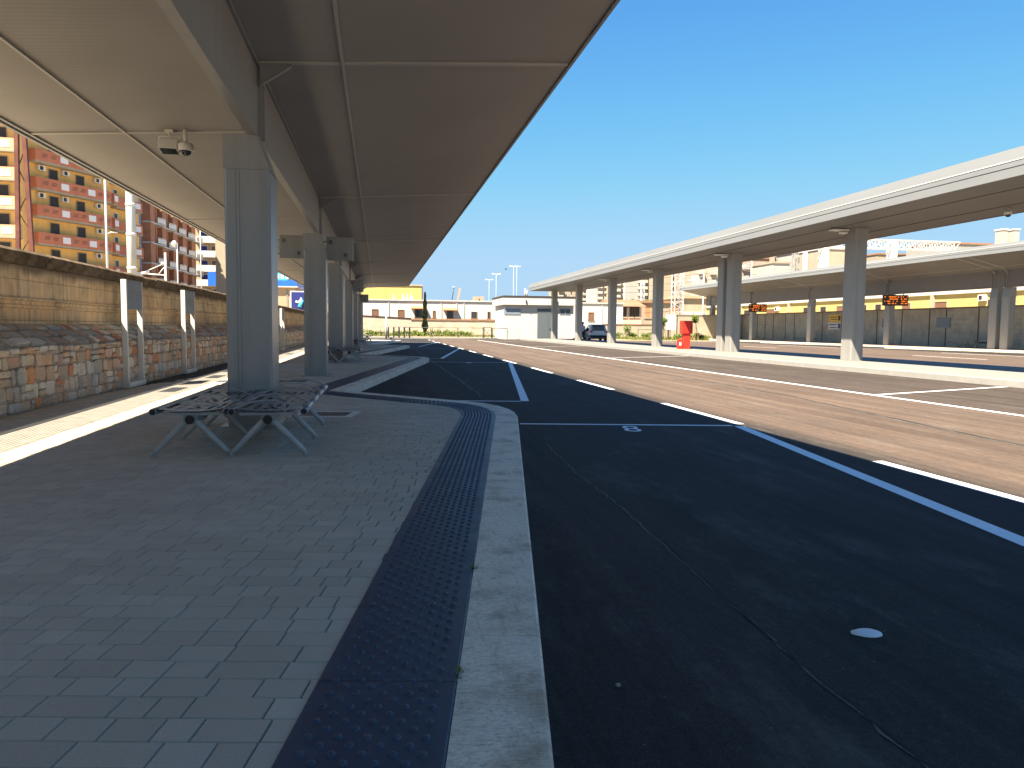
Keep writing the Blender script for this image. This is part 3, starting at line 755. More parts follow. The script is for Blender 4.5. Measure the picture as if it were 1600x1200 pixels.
g = MB()
for e, y in ((-1, y0), (1, y1)): 
    g.box(XA, XB, min(y, y + e * .04) + .001 * e, max(y, y + e * .04), ZS - .02, ZS + .66)
g.build('end_fascia', M['fascia'], t)
for x in (16.45, 18.4):
    g = MB(); g.box(x - .012, x + .012, y0, y1, ZS - .012, ZS - .001); g.build('soffit_trim', M['groove'], t)
MCOL = [6.3, 16.3, 26.2, 36.1, 37.15, 46.7, 56.4, 66.3, 76.0]
for y in MCOL: column_parts(t, 17.45, y, 4.52, (ZS - .001, False), IZ, 1)
CANM = t
# ------------------------------------------------------------------ things hung from the canopies
def floodlight(label, loc, group='floodlights under the canopies'):
    t = thing('floodlight', label, 'floodlight', loc, 0, group)
    g = MB(); g.box(-.06, .06, -.06, .06, -.035, 0); g.tube([(0, 0, -.03), (0, 0, -.10)], .016, 8); g.bar((-.15, 0, -.10), (.15, 0, -.10), .03, .012)
    g.bar((-.15, 0, -.1), (-.15, -.02, -.22), .03, .012, (0, 1, 0)); g.bar((.15, 0, -.1), (.15, -.02, -.22), .03, .012, (0, 1, 0)); g.build('bracket', M['white'], t)
    g = MB(); g.prism_x([(-.16, -.30), (-.10, -.15), (.16, -.17), (.20, -.22), (.04, -.34)], -.135, .135); g.build('housing', M['white'], t, bevel=.012)
    g = MB(); g.quad((-.11, -.157, -.299), (.11, -.157, -.299), (.11, .03, -.341), (-.11, .03, -.341)); 
    g = MB(); g.prism_x([(-.155, -.306), (.03, -.344), (.032, -.352), (-.157, -.313)], -.115, .115); g.build('lens', M['glass'], t)
    return t
FL = floodlight('white floodlight under the overhead canopy beside the nearest dome camera', (-3.12, 12.62, sof(-3.12)))
dup(FL, (-3.12, 22.2, sof(-3.12)), 'white floodlight on the left soffit behind the second column of the overhead canopy')
dup(FL, (-3.12, 31.2, sof(-3.12)), 'white floodlight far along the left soffit seen between the second and third columns') if False else None
def domecam(label, loc):
    t = thing('dome_camera', label, 'security camera', loc, 0, 'dome cameras under the canopies')
    g = MB(); g.tube([(0, 0, 0), (0, 0, -.22)], .03, 10); g.lathe([(.10, -.33), (.115, -.31), (.115, -.24), (.095, -.215), (.04, -.20)][::-1], k=20); g.build('housing', M['white'], t)
    g = MB(); g.lathe([(.085, -.331), (.08, -.36), (.055, -.39), (.015, -.405)], k=16); g.build('dome', M['glass'], t)
    return t
DC = domecam('white dome camera under the overhead canopy left of the nearest column', (-2.88, 12.55, sof(-2.88)))
dup(DC, (18.9, 20.8, ZS + .15), 'white dome camera under the middle canopy at the right edge of the photo')
def arealight(label, loc, group='flat lamps beside the middle columns'):
    t = thing('canopy_lamp', label, 'lamp', loc, 0, group)
    g = MB(); g.box(-.42, .25, -.14, .14, -.10, -.045); g.build('panel', M['white'], t, bevel=.01)
    g = MB(); g.tube([(.1, 0, -.045), (.1, 0, 0)], .03, 8); g.build('stem', M['white'], t)
    g = MB(); g.lathe([(.05, -.20), (.16, -.19), (.16, -.13), (.06, -.101)][::-1], (.1, 0, 0), 16); g.build('speaker', M['white'], t)
    return t
for i, (y, lb) in enumerate(((26.2, 'flat white lamp left of the nearest middle canopy column'), (36.1, 'flat white lamp left of the paired middle canopy columns'), (46.7, 'flat white lamp left of the middle column behind the red cabinet'), (56.4, 'flat white lamp left of the middle column right of the parked car'))):
    if i == 0: AL = arealight(lb, (16.75, y - .1, ZS))
    else: dup(AL, (16.75, y - .1, ZS), lb)
def display_back(label, loc):
    t = thing('display_panel', label, 'display panel', loc, 0, 'display panels hung along the left canopy')
    g = MB(); g.box(0, .66, -.09, .09, 0, .57); g.build('housing', M['metal'], t, bevel=.012)
    g = MB(); g.box(.03, .63, -.094, -.0905, .055, .515); g.build('back_plate', M['metal'], t)
    g = MB()
    for x, z in ((.11, .44), (.47, .13)):
        for i in range(5): g.box(x - .04 + i * .018, x - .03 + i * .018, -.097, -.0945, z - .05, z + .05)
    g.build('vent', M['metal_dark'], t)
    g = MB(); g.bar((-.12, 0, .45), (.02, 0, .45), .04); g.bar((-.12, 0, .12), (.02, 0, .12), .04); g.build('arm', M['metal'], t)
    return t
DP = display_back('grey back of the nearest hanging display panel right of the second column', (-1.29, 19.9, 2.84))
dup(DP, (-1.40, 38.95, 2.89), 'grey hanging display panel half as large, beyond the third column')
dup(DP, (-1.40, 57.0, 2.93), 'smallest grey hanging display panel, furthest along the left columns')
dup(DP, (-2.42, 19.95, 2.86), 'grey hanging display panel in brownish light left of the second column')
# ------------------------------------------------------------------ bench
M['leg_paint'] = plain('bench_leg_paint', (.37, .36, .345), .35, .0, var=.05)
def bench(label, loc):
    t = thing('beam_bench', label, 'bench', loc, 0, 'backless metal benches in pairs')
    W = .32; L = 2.95; n = 4; sw = L / n
    g = MB(); g.tube([(0, 0, .345), (0, L - .2, .345)], .042, 16, cap=False); b = g.build('beam', M['metal'], t)
    for y in (-.004, L - .196):
        g = MB(); g.tube([(0, y - .004, .345), (0, y + .012, .345)], .041, 16); g.build('end_cap', M['black'], b)
    prof = [(-.335, .385), (-.345, .41), (-.325, .437), (-.29, .447), (-.2, .432), (-.08, .420), (.08, .420), (.2, .432), (.29, .447), (.325, .437), (.345, .41), (.335, .385)]
    for i in range(n):
        g = MB(); a = i * sw + .012; e = (i + 1) * sw - .012
        # slotted pan: strips between the slots
        xs = [-.29, -.24, -.16, -.08, .0, .08, .16, .24, .29]
        def z(x): 
            for (p, q), (r_, s_) in zip(prof, prof[1:]):
                if p <= x <= r_ and r_ > p: return q + (s_ - q) * (x - p) / (r_ - p)
            return .42
        def plate(x0, x1, ya, yb):
            k = max(1, int((x1 - x0) / .05))
            for j in range(k):
                p0 = x0 + (x1 - x0) * j / k; p1 = x0 + (x1 - x0) * (j + 1) / k
                for dz, fl in ((0, False), (-.006, True)):
                    q = [(p0, ya, z(p0) + dz), (p1, ya, z(p1) + dz), (p1, yb, z(p1) + dz), (p0, yb, z(p0) + dz)]
                    g.quad(*(q[::-1] if fl else q), smooth=True)
        # cross strips (full width) at both ends and the middle, with columns of slots between
        rows = [(a, a + .13), (e - .13, e)]
        for ya, yb in rows: plate(-.29, .29, ya, yb)
        plate(-.0875, .0875, (a + e) / 2 - .06, (a + e) / 2 + .06)
        for ya, yb in ((a + .13, e - .13),):
            x = -.29
            while x < .289:
                plate(x, min(.29, x + .042), ya, yb); x += .0875
        # rolled edges
        for sx in (-1, 1):
            g.tube([(sx * .318, a, .415), (sx * .318, e, .415)], .032, 14)
        se = g.build('seat', M['seat'], t)
        if i == 0:
            for sx in (-1, 1): g = MB(); g.tube([(sx * .318, a - .003, .415), (sx * .318, a + .004, .415)], .027, 14); g.build('tube_mouth_shade', M['black'], se)  # black disc stands for the dark hollow of the open tube
    for i in range(n + 1):
        y = min(max(i * sw, .03), L - .03); g = MB()
        g.tube([(-.318 + .636 * j / 12, y, .435 + .085 * math.sin(math.pi * j / 12) - (.0 if 0 < j < 12 else .01)) for j in range(13)], .006, 8)
        g.build('divider', M['steel'], t)
    for i, y in enumerate((.05, 1.15, 2.3)):
        g = MB()
        g.box(-.06, .06, y - .03, y + .03, .31, .38)
        g.build('saddle', M['metal'], t)
        g = MB(); g.bar((-.25, y, .395), (.25, y, .395), .05, .025); g.build('cross_arm', M['metal'], t)
        for sx in (-1, 1):
            g = MB(); pts = [(sx * .02, y, .335), (sx * .06, y, .315), (sx * .30, y, .06), (sx * .325, y, .035), (sx * .325, y, .0)]
            g.tube(pts[:4], .036, 10, r1=.021); g.tube([(sx * .325, y, .045), (sx * .325, y, .012)], .020, 10); g.tube([(sx * .325, y, .012), (sx * .325, y, .0)], .026, 10); g.build('leg', M['leg_paint'], t)
    return t
BN = bench('backless metal bench right of the pair under the nearest column', (-1.0, 7.22, 0))
dup(BN, (-1.68, 7.26, 0), 'backless metal bench left of the pair under the nearest column')
for k, (yy, wd) in enumerate(((25.6, 'second'), (44.4, 'third'), (62.4, 'furthest'))):
    dup(BN, (-.95, yy, 0), 'right metal bench of the %s pair along the left platform' % wd); dup(BN, (-1.63, yy + .04, 0), 'left metal bench of the %s pair along the left platform' % wd)
for (x, y, lb) in ((42.3, 48.5, 'metal bench nearer the kerb by the paired far columns'), (43.0, 48.55, 'metal bench nearer the concrete wall by the paired far columns'), (42.6, 71.0, 'metal bench nearer the kerb on the far platform behind the third middle column'), (43.3, 71.05, 'metal bench nearer the concrete wall on the far platform behind the third middle column')):
    dup(BN, (x, y, PZ), lb)
# ------------------------------------------------------------------ totems by the wall
def totem(label, loc):
    t = thing('information_totem', label, 'totem', loc, 0, 'information totems by the stone wall')
    w = .5
    for y in (-w, w - .055):
        g = MB(); g.box(-.05, .05, y, y + .055, .10, 2.03); g.build('post', M['aluminium'], t, bevel=.006)
    g = MB(); g.box(-.07, .07, -w - .01, w + .01, 0, .10); g.build('base', M['aluminium'], t, bevel=.006)
    g = MB(); g.box(-.048, .048, -w + .056, w - .056, 1.48, 2.03); g.build('board', M['plaque'], t)
    g = MB()
    for i in range(3): g.box(.0485, .051, -w + .12, w - .12 - .25 * (i % 2), 1.94 - i * .035, 1.95 - i * .035)
    g.build('heading', M['metal'], t)
    return t
TT = totem('nearest tall grey information totem at the foot of the stone wall', (-4.68, 15.9, 0))
dup(TT, (-4.68, 20.3, 0), 'second grey information totem beside the stone wall, left of the nearest column')
dup(TT, (-4.68, 39.2, 0), 'small distant grey information totem seen just right of the nearest column')
# ------------------------------------------------------------------ fire cabinet
t = thing('fire_cabinet', 'tall red fire cabinet with wide head on the pale island by the middle columns', 'fire cabinet', (17.03, 41.0, IZ))
g = MB(); g.box(-.20, .20, -.14, .14, 0, .85); g.build('pedestal', M['red'], t, bevel=.01)
g = MB(); g.box(-.31, .31, -.2, .2, .85, 1.58); g.build('head', M['red'], t, bevel=.015)
g = MB(); g.box(-.26, .26, -.212, -.2005, .90, 1.53); d = g.build('door', M['red'], t)
g = MB(); g.box(.2, .225, -.235, -.2125, 1.15, 1.3); g.build('handle', M['black'], d)
t = thing('fire_extinguisher_box', 'low red extinguisher box standing left of the red fire cabinet', 'fire extinguisher', (16.62, 40.9, IZ))
g = MB(); g.box(-.13, .13, -.1, .1, 0, .5); g.build('box', M['red'], t, bevel=.01)
g = MB(); g.tube([(0, 0, .50), (0, 0, .58)], .05, 10); g.build('neck', M['red'], t)
g = MB(); g.box(-.06, .06, -.1025, -.1005, .2, .38); g.build('notice', M['white_sign'], t)
# ------------------------------------------------------------------ concrete wall, LED boards, wall signs
t = thing('concrete_wall', 'grey concrete panel wall with dark joints behind the far platform', 'wall', (44.9, 0, 0))
g = MB(); g.box(0, .35, -20, 92, -.3, 3.05); g.build('panels', M['panelwall'], t)
g = MB(); g.box(-.06, .42, -20, 92, 3.052, 3.16); g.build('coping', M['ashlar'], t)
g = MB(); y = -20
while y < 91.5: g.box(-.02, -.001, y, y + .09, -.1, 3.03); y += rr.choice((1.9, 2.7, 2.7, 3.4))
g.build('panel_joint', M['shutter'], t)
def ledboard(label, loc):
    t = thing('departure_board', label, 'display board', loc, 0, 'orange display boards under the far canopy')
    g = MB(); g.box(-.95, .95, -.12, .12, 0, .85); g.build('housing', M['black'], t, bevel=.02)
    s = MB(); s.box(-.90, .90, -.1245, -.1205, .05, .80); sc = s.build('screen', M['shutter'], t)
    g = MB(); r2 = random.Random(5)
    for rw in range(4):
        z = .66 - rw * .175; x = -.86 + .2 * (rw % 2)
        while x < .86:
            w = r2.uniform(.05, .11)
            if r2.random() < .82 and not (.15 < x < .32): g.box(x, min(x + w, .88), -.128, -.1247, z, z + .085)
            x += w + .018
    g.build('text_row', M['led'], sc)
    for x in (-.6, .6): g = MB(); g.bar((x, 0, .84), (x, 0, 1.0), .05); g.build('hanger', M['metal'], t)
    return t
LB = ledboard('lit orange display board right of the red cabinet, under the far canopy', (41.2, 79.3, 3.2)); LB.rotation_euler = (0, 0, R(-18))
dup(LB, (40.75, 55.7, 3.25), 'larger lit orange display board above the single far column', R(-18))
t = thing('wall_sign', 'yellow sign plate fixed to the concrete wall above the blue and white plate', 'sign', (44.86, 70.3, 2.1), R(90))
g = MB(); g.box(-1.05, 1.05, .0, .03, 0, .72); g.build('plate', M['yellow_sign'], t)
g = MB(); g.box(-.95, -.55, .0305, .034, .12, .60).box(-.4, .9, .0305, .034, .42, .5).box(-.4, .7, .0305, .034, .2, .28); g.build('printing', M['shutter'], t)
t = thing('wall_sign', 'blue and white sign plate on the concrete wall below the yellow plate', 'sign', (44.86, 70.3, 1.35), R(90))
g = MB(); g.box(-1.05, 1.05, .0, .03, 0, .66); g.build('plate', M['white_sign'], t)
g = MB(); g.box(-1.0, -.55, .0305, .034, .08, .58).box(-.42, .95, .0305, .034, .4, .52).box(-.42, .8, .0305, .034, .14, .24); g.build('printing', M['navy'], t)
for y, lb in ((62.2, 'grey square plaque on the concrete wall left of the single far column'), (55.3, 'grey square plaque on the concrete wall right of the single far column')):
    g = MB(); g.box(0, .05, -.75, .75, 1.55, 2.35); 
    for i in range(4): g.box(-.008, -.0005, -.66, .66, 1.62 + i * .18, 1.70 + i * .18)
    tag(g.build('wall_plaque', M['plaque'], None, (44.83, y, 0)), lb, 'plaque', 'grey plaques on the concrete wall')
# ------------------------------------------------------------------ buildings
def win_part(parent, name, A, B, u, z, w, h, mat, glass=True, off=.02, shutter=None, sill=True):
    """a window on the facade line A-B (plan), u metres along it: frame > pane"""
    A, B = Vector(A), Vector(B); d = (B - A).normalized(); n = Vector((d.y, -d.x)); p = A + d * (u - w / 2); q = A + d * (u + w / 2)
    g = MB(); f = .08
    g.obox(p, q, 0.001, off + .05, z, z + f); g.obox(p, q, 0.001, off + .05, z + h - f, z + h)
    g.obox(p, p + d * f, .001, off + .05, z + f, z + h - f); g.obox(q - d * f, q, .001, off + .05, z + f, z + h - f)
    if sill: g.obox(p - d * .08, q + d * .08, .001, off + .12, z - .09, z - .002)
    o = g.build(name, mat, parent)
    g = MB(); g.obox(p + d * f, q - d * f, .001, off, z + f, z + h - f); g.build('pane' if not shutter else 'shutter', shutter or M['glass'], o)
    return o
def balcony_part(parent, A, B, u0, u1, z, depth, hgt, mat, slabmat, panels=(), off=0, panelmat=None):
    A, B = Vector(A), Vector(B); d = (B - A).normalized(); a = A + d * u0; b = A + d * u1
    g = MB(); g.obox(a, b, off + .002, off + depth, z - .18, z); o = g.build('balcony', slabmat, parent)
    g = MB(); g.obox(a, b, off + depth - .12, off + depth - .002, z + .001, z + hgt); g.obox(a, a + d * .12, off + .002, off + depth - .121, z + .001, z + hgt); g.obox(b - d * .12, b, off + .002, off + depth - .121, z + .001, z + hgt)
    g.build('parapet', mat, o)
    if panels:
        for u in panels: g = MB(); g.obox(a + d * (u - .5), a + d * (u + .5), off + depth, off + depth + .03, z + .25, z + .95); g.build('white_panel', panelmat or M['white_sign'], o)
    return o
def slits(o, A, B, u0, us, z, off):
    A, B = Vector(A), Vector(B); d = (B - A).normalized(); a = A + d * u0; g = MB()
    for u in us:
        for k in range(2):
            for i in range(3): g.obox(a + d * (u + i * .22 - .33 + .1 * k), a + d * (u + i * .22 - .15 + .1 * k), off - .001, off + .012, z + .45 + k * .22, z + .60 + k * .22)
    g.build('slit', M['brick_dark'], o)
def ac_part(parent, A, B, u, z, off=0.0):
    A, B = Vector(A), Vector(B); d = (B - A).normalized(); p = A + d * u
    g = MB(); g.obox(p - d * .42, p + d * .42, off + .05, off + .38, z, z + .58); o = g.build('air_conditioner', M['white'], parent)
    g = MB(); g.obox(p - d * .30, p + d * .12, off + .381, off + .39, z + .08, z + .5); g.build('fan_grille', M['shutter'], o)
M['redband_lit'] = render_wall('sunlit_balcony_render', (.66, .36, .22), .3)  # wing bands: the red render made paler, sunlight put into the colour
# yellow apartment block
t = thing('apartment_block', 'yellow apartment block with red balcony bands rising behind the stone wall', 'apartment block', (0, 0, 0))
A = Vector((-37.3, 91.6)); d0 = Vector((math.sin(R(27.5)), math.cos(R(27.5)))); B = A + d0 * 10.6
n0 = Vector((d0.y, -d0.x))
g = MB(); back = -n0 * 14
C0 = B + Vector((math.sin(R(5)), math.cos(R(5)))) * 1.2; D0 = C0 + Vector((-.55, .83)) * 2.2 ; E0 = D0 + Vector((.34, .94)) * 6.4
W = [A, B, C0, D0, E0, E0 + back, A + back]
g.hexa([tuple(p) for p in W][::-1], 0, 34); g.build('wall', M['yellow'], t)
FLZ = [6.9, 9.85, 12.8, 15.75, 18.7, 21.65]
LW = [Vector((-44.2, 88.6)), Vector((-37.9, 89.4)), A + Vector((.02, -.02)), A + Vector((-3, 5)), Vector((-46, 98))]
g = MB(); g.hexa([tuple(p) for p in LW[:1] + [Vector((-36.9, 89.4)), Vector((-37.35, 92.4)), Vector((-44.2, 96))]], 0, 34); g.build('wing_wall', M['yellow'], t)
for z in FLZ:
    o = balcony_part(t, A, B, .25, 10.3, z, 1.15, 1.2, M['redband'], M['cream'], (3.6, 7.2), 0)
    slits(o, A, B, .25, (1.1, 2.2, 4.9, 6.0, 8.4, 9.5), z, 1.15)
    w = balcony_part(t, B, C0, .1, 1.15, z, .95, 1.2, M['redband'], M['cream'], (.55,), 0)
    LA, LB_ = LW[0], Vector((-36.9, 89.4))
    balcony_part(t, LA, LB_, .0, 7.3, z + .3, 1.0, 1.2, M['redband_lit'], M['cream'], (1.2, 6.2), 0)
    for u in (3.35, 6.9):
        win_part(t, 'window', A, B, u, z + .55, 1.25, 2.0, M['cream'], shutter=M['shutter'])
    win_part(t, 'window', LA, LB_, 5.6, z + .9, 1.3, 1.9, M['cream'], shutter=M['shutter'])
    win_part(t, 'window', D0, E0, 1.9, z + .7, .8, 1.7, M['white'])
    win_part(t, 'window', D0, E0, 4.9, z + .7, .7, 1.6, M['brown'])
    balcony_part(t, D0, E0, .8, 5.7, z + .1, 1.1, 1.15, M['redband'], M['cream'], (4.0,), 0)
for z, us in ((6.9, (9.1,)), (9.85, (9.3,)), (12.8, (1.6, 4.6, 9.3)), (15.75, (1.7, 4.8, 9.2)), (18.7, (2,))):
    for u in us: ac_part(t, A, B, u, z + 2.05)
# brick block
t = thing('apartment_block', 'red brown brick apartment block with stacked white balconies beyond the pale round pole', 'apartment block')
A, B = (-34.0, 112.0), (-34.0, 153.0)
g = MB(); g.box(-48, -34, 112, 153.5, 0, 20.3); g.build('wall', M['brick_dark'], t)
g = MB(); g.obox((-34, 113), (-34, 120.2), .001, .1, 0, 20.2); g.build('end_panel', M['shaded_white'], t)  # white tiled end wall with its blue shade painted in
FB = [4.2, 7.2, 10.2, 13.2, 16.2, 19.35]
for i in range(5):
    u0 = 9.0 + i * 6.3
    g = MB(); g.obox((-34, 112 + u0), (-34, 112 + u0 + 2.4), .001, 1.15, 0, 20.2); g.build('pier', M['brick'], t)
    g = MB(); g.obox((-34, 112 + u0 + 4.9), (-34, 112 + u0 + 5.5), .001, .6, 0, 20.2); g.build('pier', M['terracotta'], t)
    for z in FB:
        g = MB(); n = 8; pts = []
        y0_ = 112 + u0 - .15; y1_ = y0_ + 5.6
        pts = [(-33.99, y0_), (-32.7, y0_), (-32.62, y0_ + 2.4)] + [(-32.62 + .55 * math.sin(math.pi * j / 8 * .5), y0_ + 2.6 + 2.7 * j / 8) for j in range(1, 9)] + [(-32.05, y1_), (-33.99, y1_)]
        g.hexa(pts, z - .16, z + .06); s_ = g.build('floor_slab', M['whitewall'], t)
        if z < 19:
            g = MB()
            rail = [(x - .06, y) for x, y in pts[3:-1]]
            for (xa, ya), (xb, yb) in zip(rail, rail[1:]):
                g.bar((xa, ya, z + .95), (xb, yb, z + .95), .06); g.bar((xa, ya, z + .5), (xb, yb, z + .5), .03, .7)
            g.build('railing', M['white'], s_)
            win_part(t, 'window', A, B, u0 + 3.6, z + .1, 1.3, 2.2, M['white'], shutter=M['brown'], sill=False)
for z in FB[:-1]:
    win_part(t, 'window', (-33.9, 112), (-33.9, 153), 6.9, z + .8, 1.2, 1.5, M['white']); win_part(t, 'window', (-33.9, 112), (-33.9, 153), 4.2, z + .8, 1.2, 1.5, M['white'])
# white block
t = thing('apartment_block', 'white apartment block with blue panels between the brick block and the pale tower', 'apartment block')
a = at(311, 420, 172); b = at(337, 420, 172)
A, B = (a.x, 172), (b.x + .6, 172)
g = MB(); g.box(A[0] - 3, B[0], 172, 184, 0, 26); g.build('wall', M['tan'], t)
for i, z in enumerate((6.5, 9.5, 12.5, 15.5, 18.5, 21.5)):
    balcony_part(t, A, B, -.5, B[0] - A[0], z, 1.3, 1.15, M['whitewall'], M['whitewall'])
    win_part(t, 'window', A, B, 1.1, z + .1, 1.5, 2.2, M['white'], shutter=M['navy']); win_part(t, 'window', A, B, 3.0, z + .1, 1.0, 2.2, M['white'], shutter=M['brown'])
g = MB(); g.obox(A, B, 1.301, 1.42, 10.0, 13.4) if False else g.obox((A[0] + 2.0, 172), B, 1.305, 1.4, 9.4, 12.2); g.build('blue_panel', M['blue'], t)
t = thing('tower_block', 'plain pale beige tower wall just left of the nearest column', 'tower block')
a = at(337, 420, 150); b = at(372, 420, 150)
g = MB(); g.box(a.x, b.x, 150, 158, 0, 22); g.build('wall', M['cream'], t)
g = MB(); g.box(a.x - .2, b.x + .2, 149.8, 158.2, 22.002, 22.4); g.build('roof_edge', M['concrete'], t)
# shop hall with blue fascia seen between the first two columns
t = thing('shop_hall', 'tan hall with bright blue fascia between the first two canopy columns', 'shop')
a = at(420, 478, 95); b = at(462, 478, 95); zt = at(440, 449, 95).z; z2 = at(440, 438, 95).z
g = MB(); g.box(a.x - .5, b.x, 95, 110, 0, zt); g.build('wall', M['tan'], t)
g = MB()
for x in (a.x + .6, a.x + 2.0, b.x - 1.0): g.box(x, x + .12, 94.93, 94.999, 0, zt - .3)
g.build('pilaster', M['cream'], t)
g = MB(); g.box(a.x - .7, b.x + .3, 94.5, 110.2, zt + .002, zt + .12); g.build('eaves', M['whitewall'], t)
g = MB(); g.box(a.x - .6, b.x + .2, 94.6, 110.1, zt + .122, z2); g.build('fascia', M['blue'], t)
g = MB(); g.box(a.x - .6, b.x - 1.0, 96, 104, z2 + .002, z2 + 1.6); s_ = g.build('sign_band', M['cyan'], t)
g = MB()
for i in range(4): g.box(a.x + .2 + i * .55, a.x + .55 + i * .55, 95.96, 95.998, z2 + .25, z2 + .75)
g.build('letters', M['white_sign'], s_)
t = thing('billboard', 'dark blue billboard with white and turquoise shapes left of the second column', 'billboard')
a = at(453.5, 478, 70); b = at(482, 478, 70); z0_ = at(454, 492, 70).z; z1_ = at(454, 454.5, 70).z
g = MB(); g.box(a.x, b.x, 70, 70.2, z0_, z1_); g.build('frame', M['white_sign'], t)
g = MB(); g.box(a.x + .09, b.x - .09, 69.96, 69.999, z0_ + .1, z1_ - .09); g.build('panel', M['navy'], t)
g = MB()
cx, cz = at(465, 470, 70).x, at(465, 470, 70).z
g.tube([(cx - .15, 69.94, cz - .05), (cx + .05, 69.94, cz - .15), (cx + .25, 69.94, cz + .0), (cx + .35, 69.94, cz + .25)], .09, 8); g.build('white_shape', M['white_sign'], t)
g = MB(); g.tube([(cx + .15, 69.93, cz - .55), (cx + .3, 69.93, cz - .25), (cx + .42, 69.93, cz + .1)], .16, 10); g.build('turquoise_shape', M['cyan'], t)
g = MB(); g.box(a.x + .3, a.x + .45, 70.05, 70.15, -.3, z0_).box(b.x - .45, b.x - .3, 70.05, 70.15, -.3, z0_); g.build('post', M['galv'], t)
# ------------------------------------------------------------------ poles behind the stone wall
t = thing('lattice_mast', 'rusty red lattice mast in front of the yellow block', 'mast', (0, 0, 0))
Yp = 30.0
la, lb = at(28.5, 385, Yp), at(50, 390, Yp); ta, tb = at(25, 150, Yp), at(34, 150, Yp)
g = MB(); up = 3.0
def ext(p, q, z): return p + (q - p) * ((z - p.z) / (q.z - p.z))
L0, L1 = ext(la, ta, -.3), ext(la, ta, 10.5); R0_, R1_ = ext(lb, tb, -.3), ext(lb, tb, 10.5)
for P_, Q_ in ((L0, L1), (R0_, R1_)): g = MB(); g.bar(P_, Q_, .13); g.build('leg', M['rust'], t)
g = MB(); n = 14
for i in range(n):
    f0, f1 = i / n, (i + 1) / n
    p = L0.lerp(L1, f0) if i % 2 else R0_.lerp(R1_, f0); q = R0_.lerp(R1_, f1) if i % 2 else L0.lerp(L1, f1)
    g.bar(p + Vector((0, .08, 0)), q + Vector((0, .08, 0)), .045, .02)
g.build('bracing', M['rust'], t)
def pole(name, label, x, ytop_z, Y, r0, r1, mat, cat, y=440, lamp=None, group=None):
    p = at(x, y, Y); t = thing(name, label, cat, (p.x, Y, -.3), 0, group)
    g = MB(); g.tube([(0, 0, 0), (0, 0, ytop_z + .3)], r0, 14, r1=r1); g.build('shaft', mat, t)
    return t
t = pole('utility_pole', 'thick pale banded round pole before the brick block', 207, 14, 41, .235, .19, M['pole'], 'pole')
g = MB()
for z in (4.2, 5.85, 7.3): g.tube([(0, 0, z), (0, 0, z + .12)], .24, 14)
g.build('band', M['white'], t)
t = pole('street_lamp', 'slim white lamp pole at the right corner of the yellow block', 168.5, 13, 60, .09, .07, M['galv'], 'street lamp')
g = MB(); q = at(170, 366, 60); g.tube([(0, 0, q.z + .3), (.3, 0, q.z + .45), (.75, 0, q.z + .42)], .035, 8); g.build('arm', M['galv'], t)
t = pole('street_lamp', 'thin white lamp post with round head before the brick block', 278, 8.6, 75, .06, .05, M['galv'], 'street lamp')
q = at(275, 384, 75); g = MB(); g.lathe([(.06, q.z + .2), (.26, q.z + .4), (.26, q.z + .55), (.1, q.z + .75)], (-.25, 0, 0), 12); g.bar((-.25, 0, q.z + .3), (0, 0, q.z + .3), .05); g.build('lamp_head', M['white'], t)
t = thing('railway_catenary', 'white catenary post with slanting arms before the brick block', 'catenary post')
p = at(259, 436, 62); z1_ = at(258, 395, 62).z
g = MB(); g.tube([(p.x, 62, -.3), (p.x, 62, z1_)], .07, 10); g.build('post', M['white'], t)
g = MB(); a = at(221, 427, 62); b = at(257, 430, 62); c = at(256, 412, 62)
g.tube([a, b], .05, 8); g.tube([a, c], .03, 8); g.tube([at(248, 428, 62), at(256, 418, 62)], .03, 8); g.tube([a, at(233, 425, 62)], .09, 8); g.tube([at(252, 411, 62), c], .10, 8); g.build('arm', M['white'], t)
for x, ytop in ((314.5, 300),):
    t = pole('flag_pole', 'very thin white pole before the white block', x, at(x, ytop, 90).z, 90, .055, .05, M['galv'], 'pole')
# ------------------------------------------------------------------ far end of the street
g = MB(); g.box(-5, 36, 86.5, 98.5, -.3, .0); struct(g.build('pavement', M['concrete']))
g = MB(); g.box(-4.9, 35.9, 91.0, 98.45, .0005, .06); struct(g.build('planting_bed', M['soil']))
t = thing('retaining_wall', 'pinkish stone retaining wall at the end of the street below the long white building', 'wall', (0, 98.5, 0))
zt = at(700, 499, 98.5).z
g = MB(); g.box(-8, 16.5, 0, .6, -.3, zt - .12); g.build('stonework', M['retain'], t)
g = MB(); g.box(-8, 16.5, -.12, .7, zt - .118, zt + .05); g.build('coping', M['roof_tile'], t)
t = thing('retaining_wall', 'lower stone ramp wall with dark cap left of the cypress', 'wall', (0, 95.3, 0))
za, zb = at(570, 492, 95.3).z, at(640, 497, 95.3).z; xa, xb = -7.0, at(642, 500, 95.3).x
g = MB(); g.prism_y([(xa, -.3), (xb + .6, -.3), (xb, zb - .14), (xa, za + .04)], 0, .6); g.build('stonework', M['retain'], t)
g = MB(); g.prism_y([(xa, za + .045), (xb + .05, zb - .135), (xb + .05, zb + .02), (xa, za + .2)], -.06, .7); g.build('cap', M['shutter'], t)
t = thing('long_building', 'long low white building with brown windows behind the cypress', 'building')
Y = 102.0; zb, zt = 1.0, at(700, 471, Y).z; x0, x1 = -9, at(905, 490, Y).x + 6.2
g = MB(); g.box(x0, x1, Y, Y + 10, zb - 1.3, zt); g.build('wall', M['whitewall'], t)
g = MB(); g.box(x0 - .1, x1 + .1, Y - .18, Y + 10.1, zt + .002, zt + .16); g.build('cornice', M['greywall'], t)
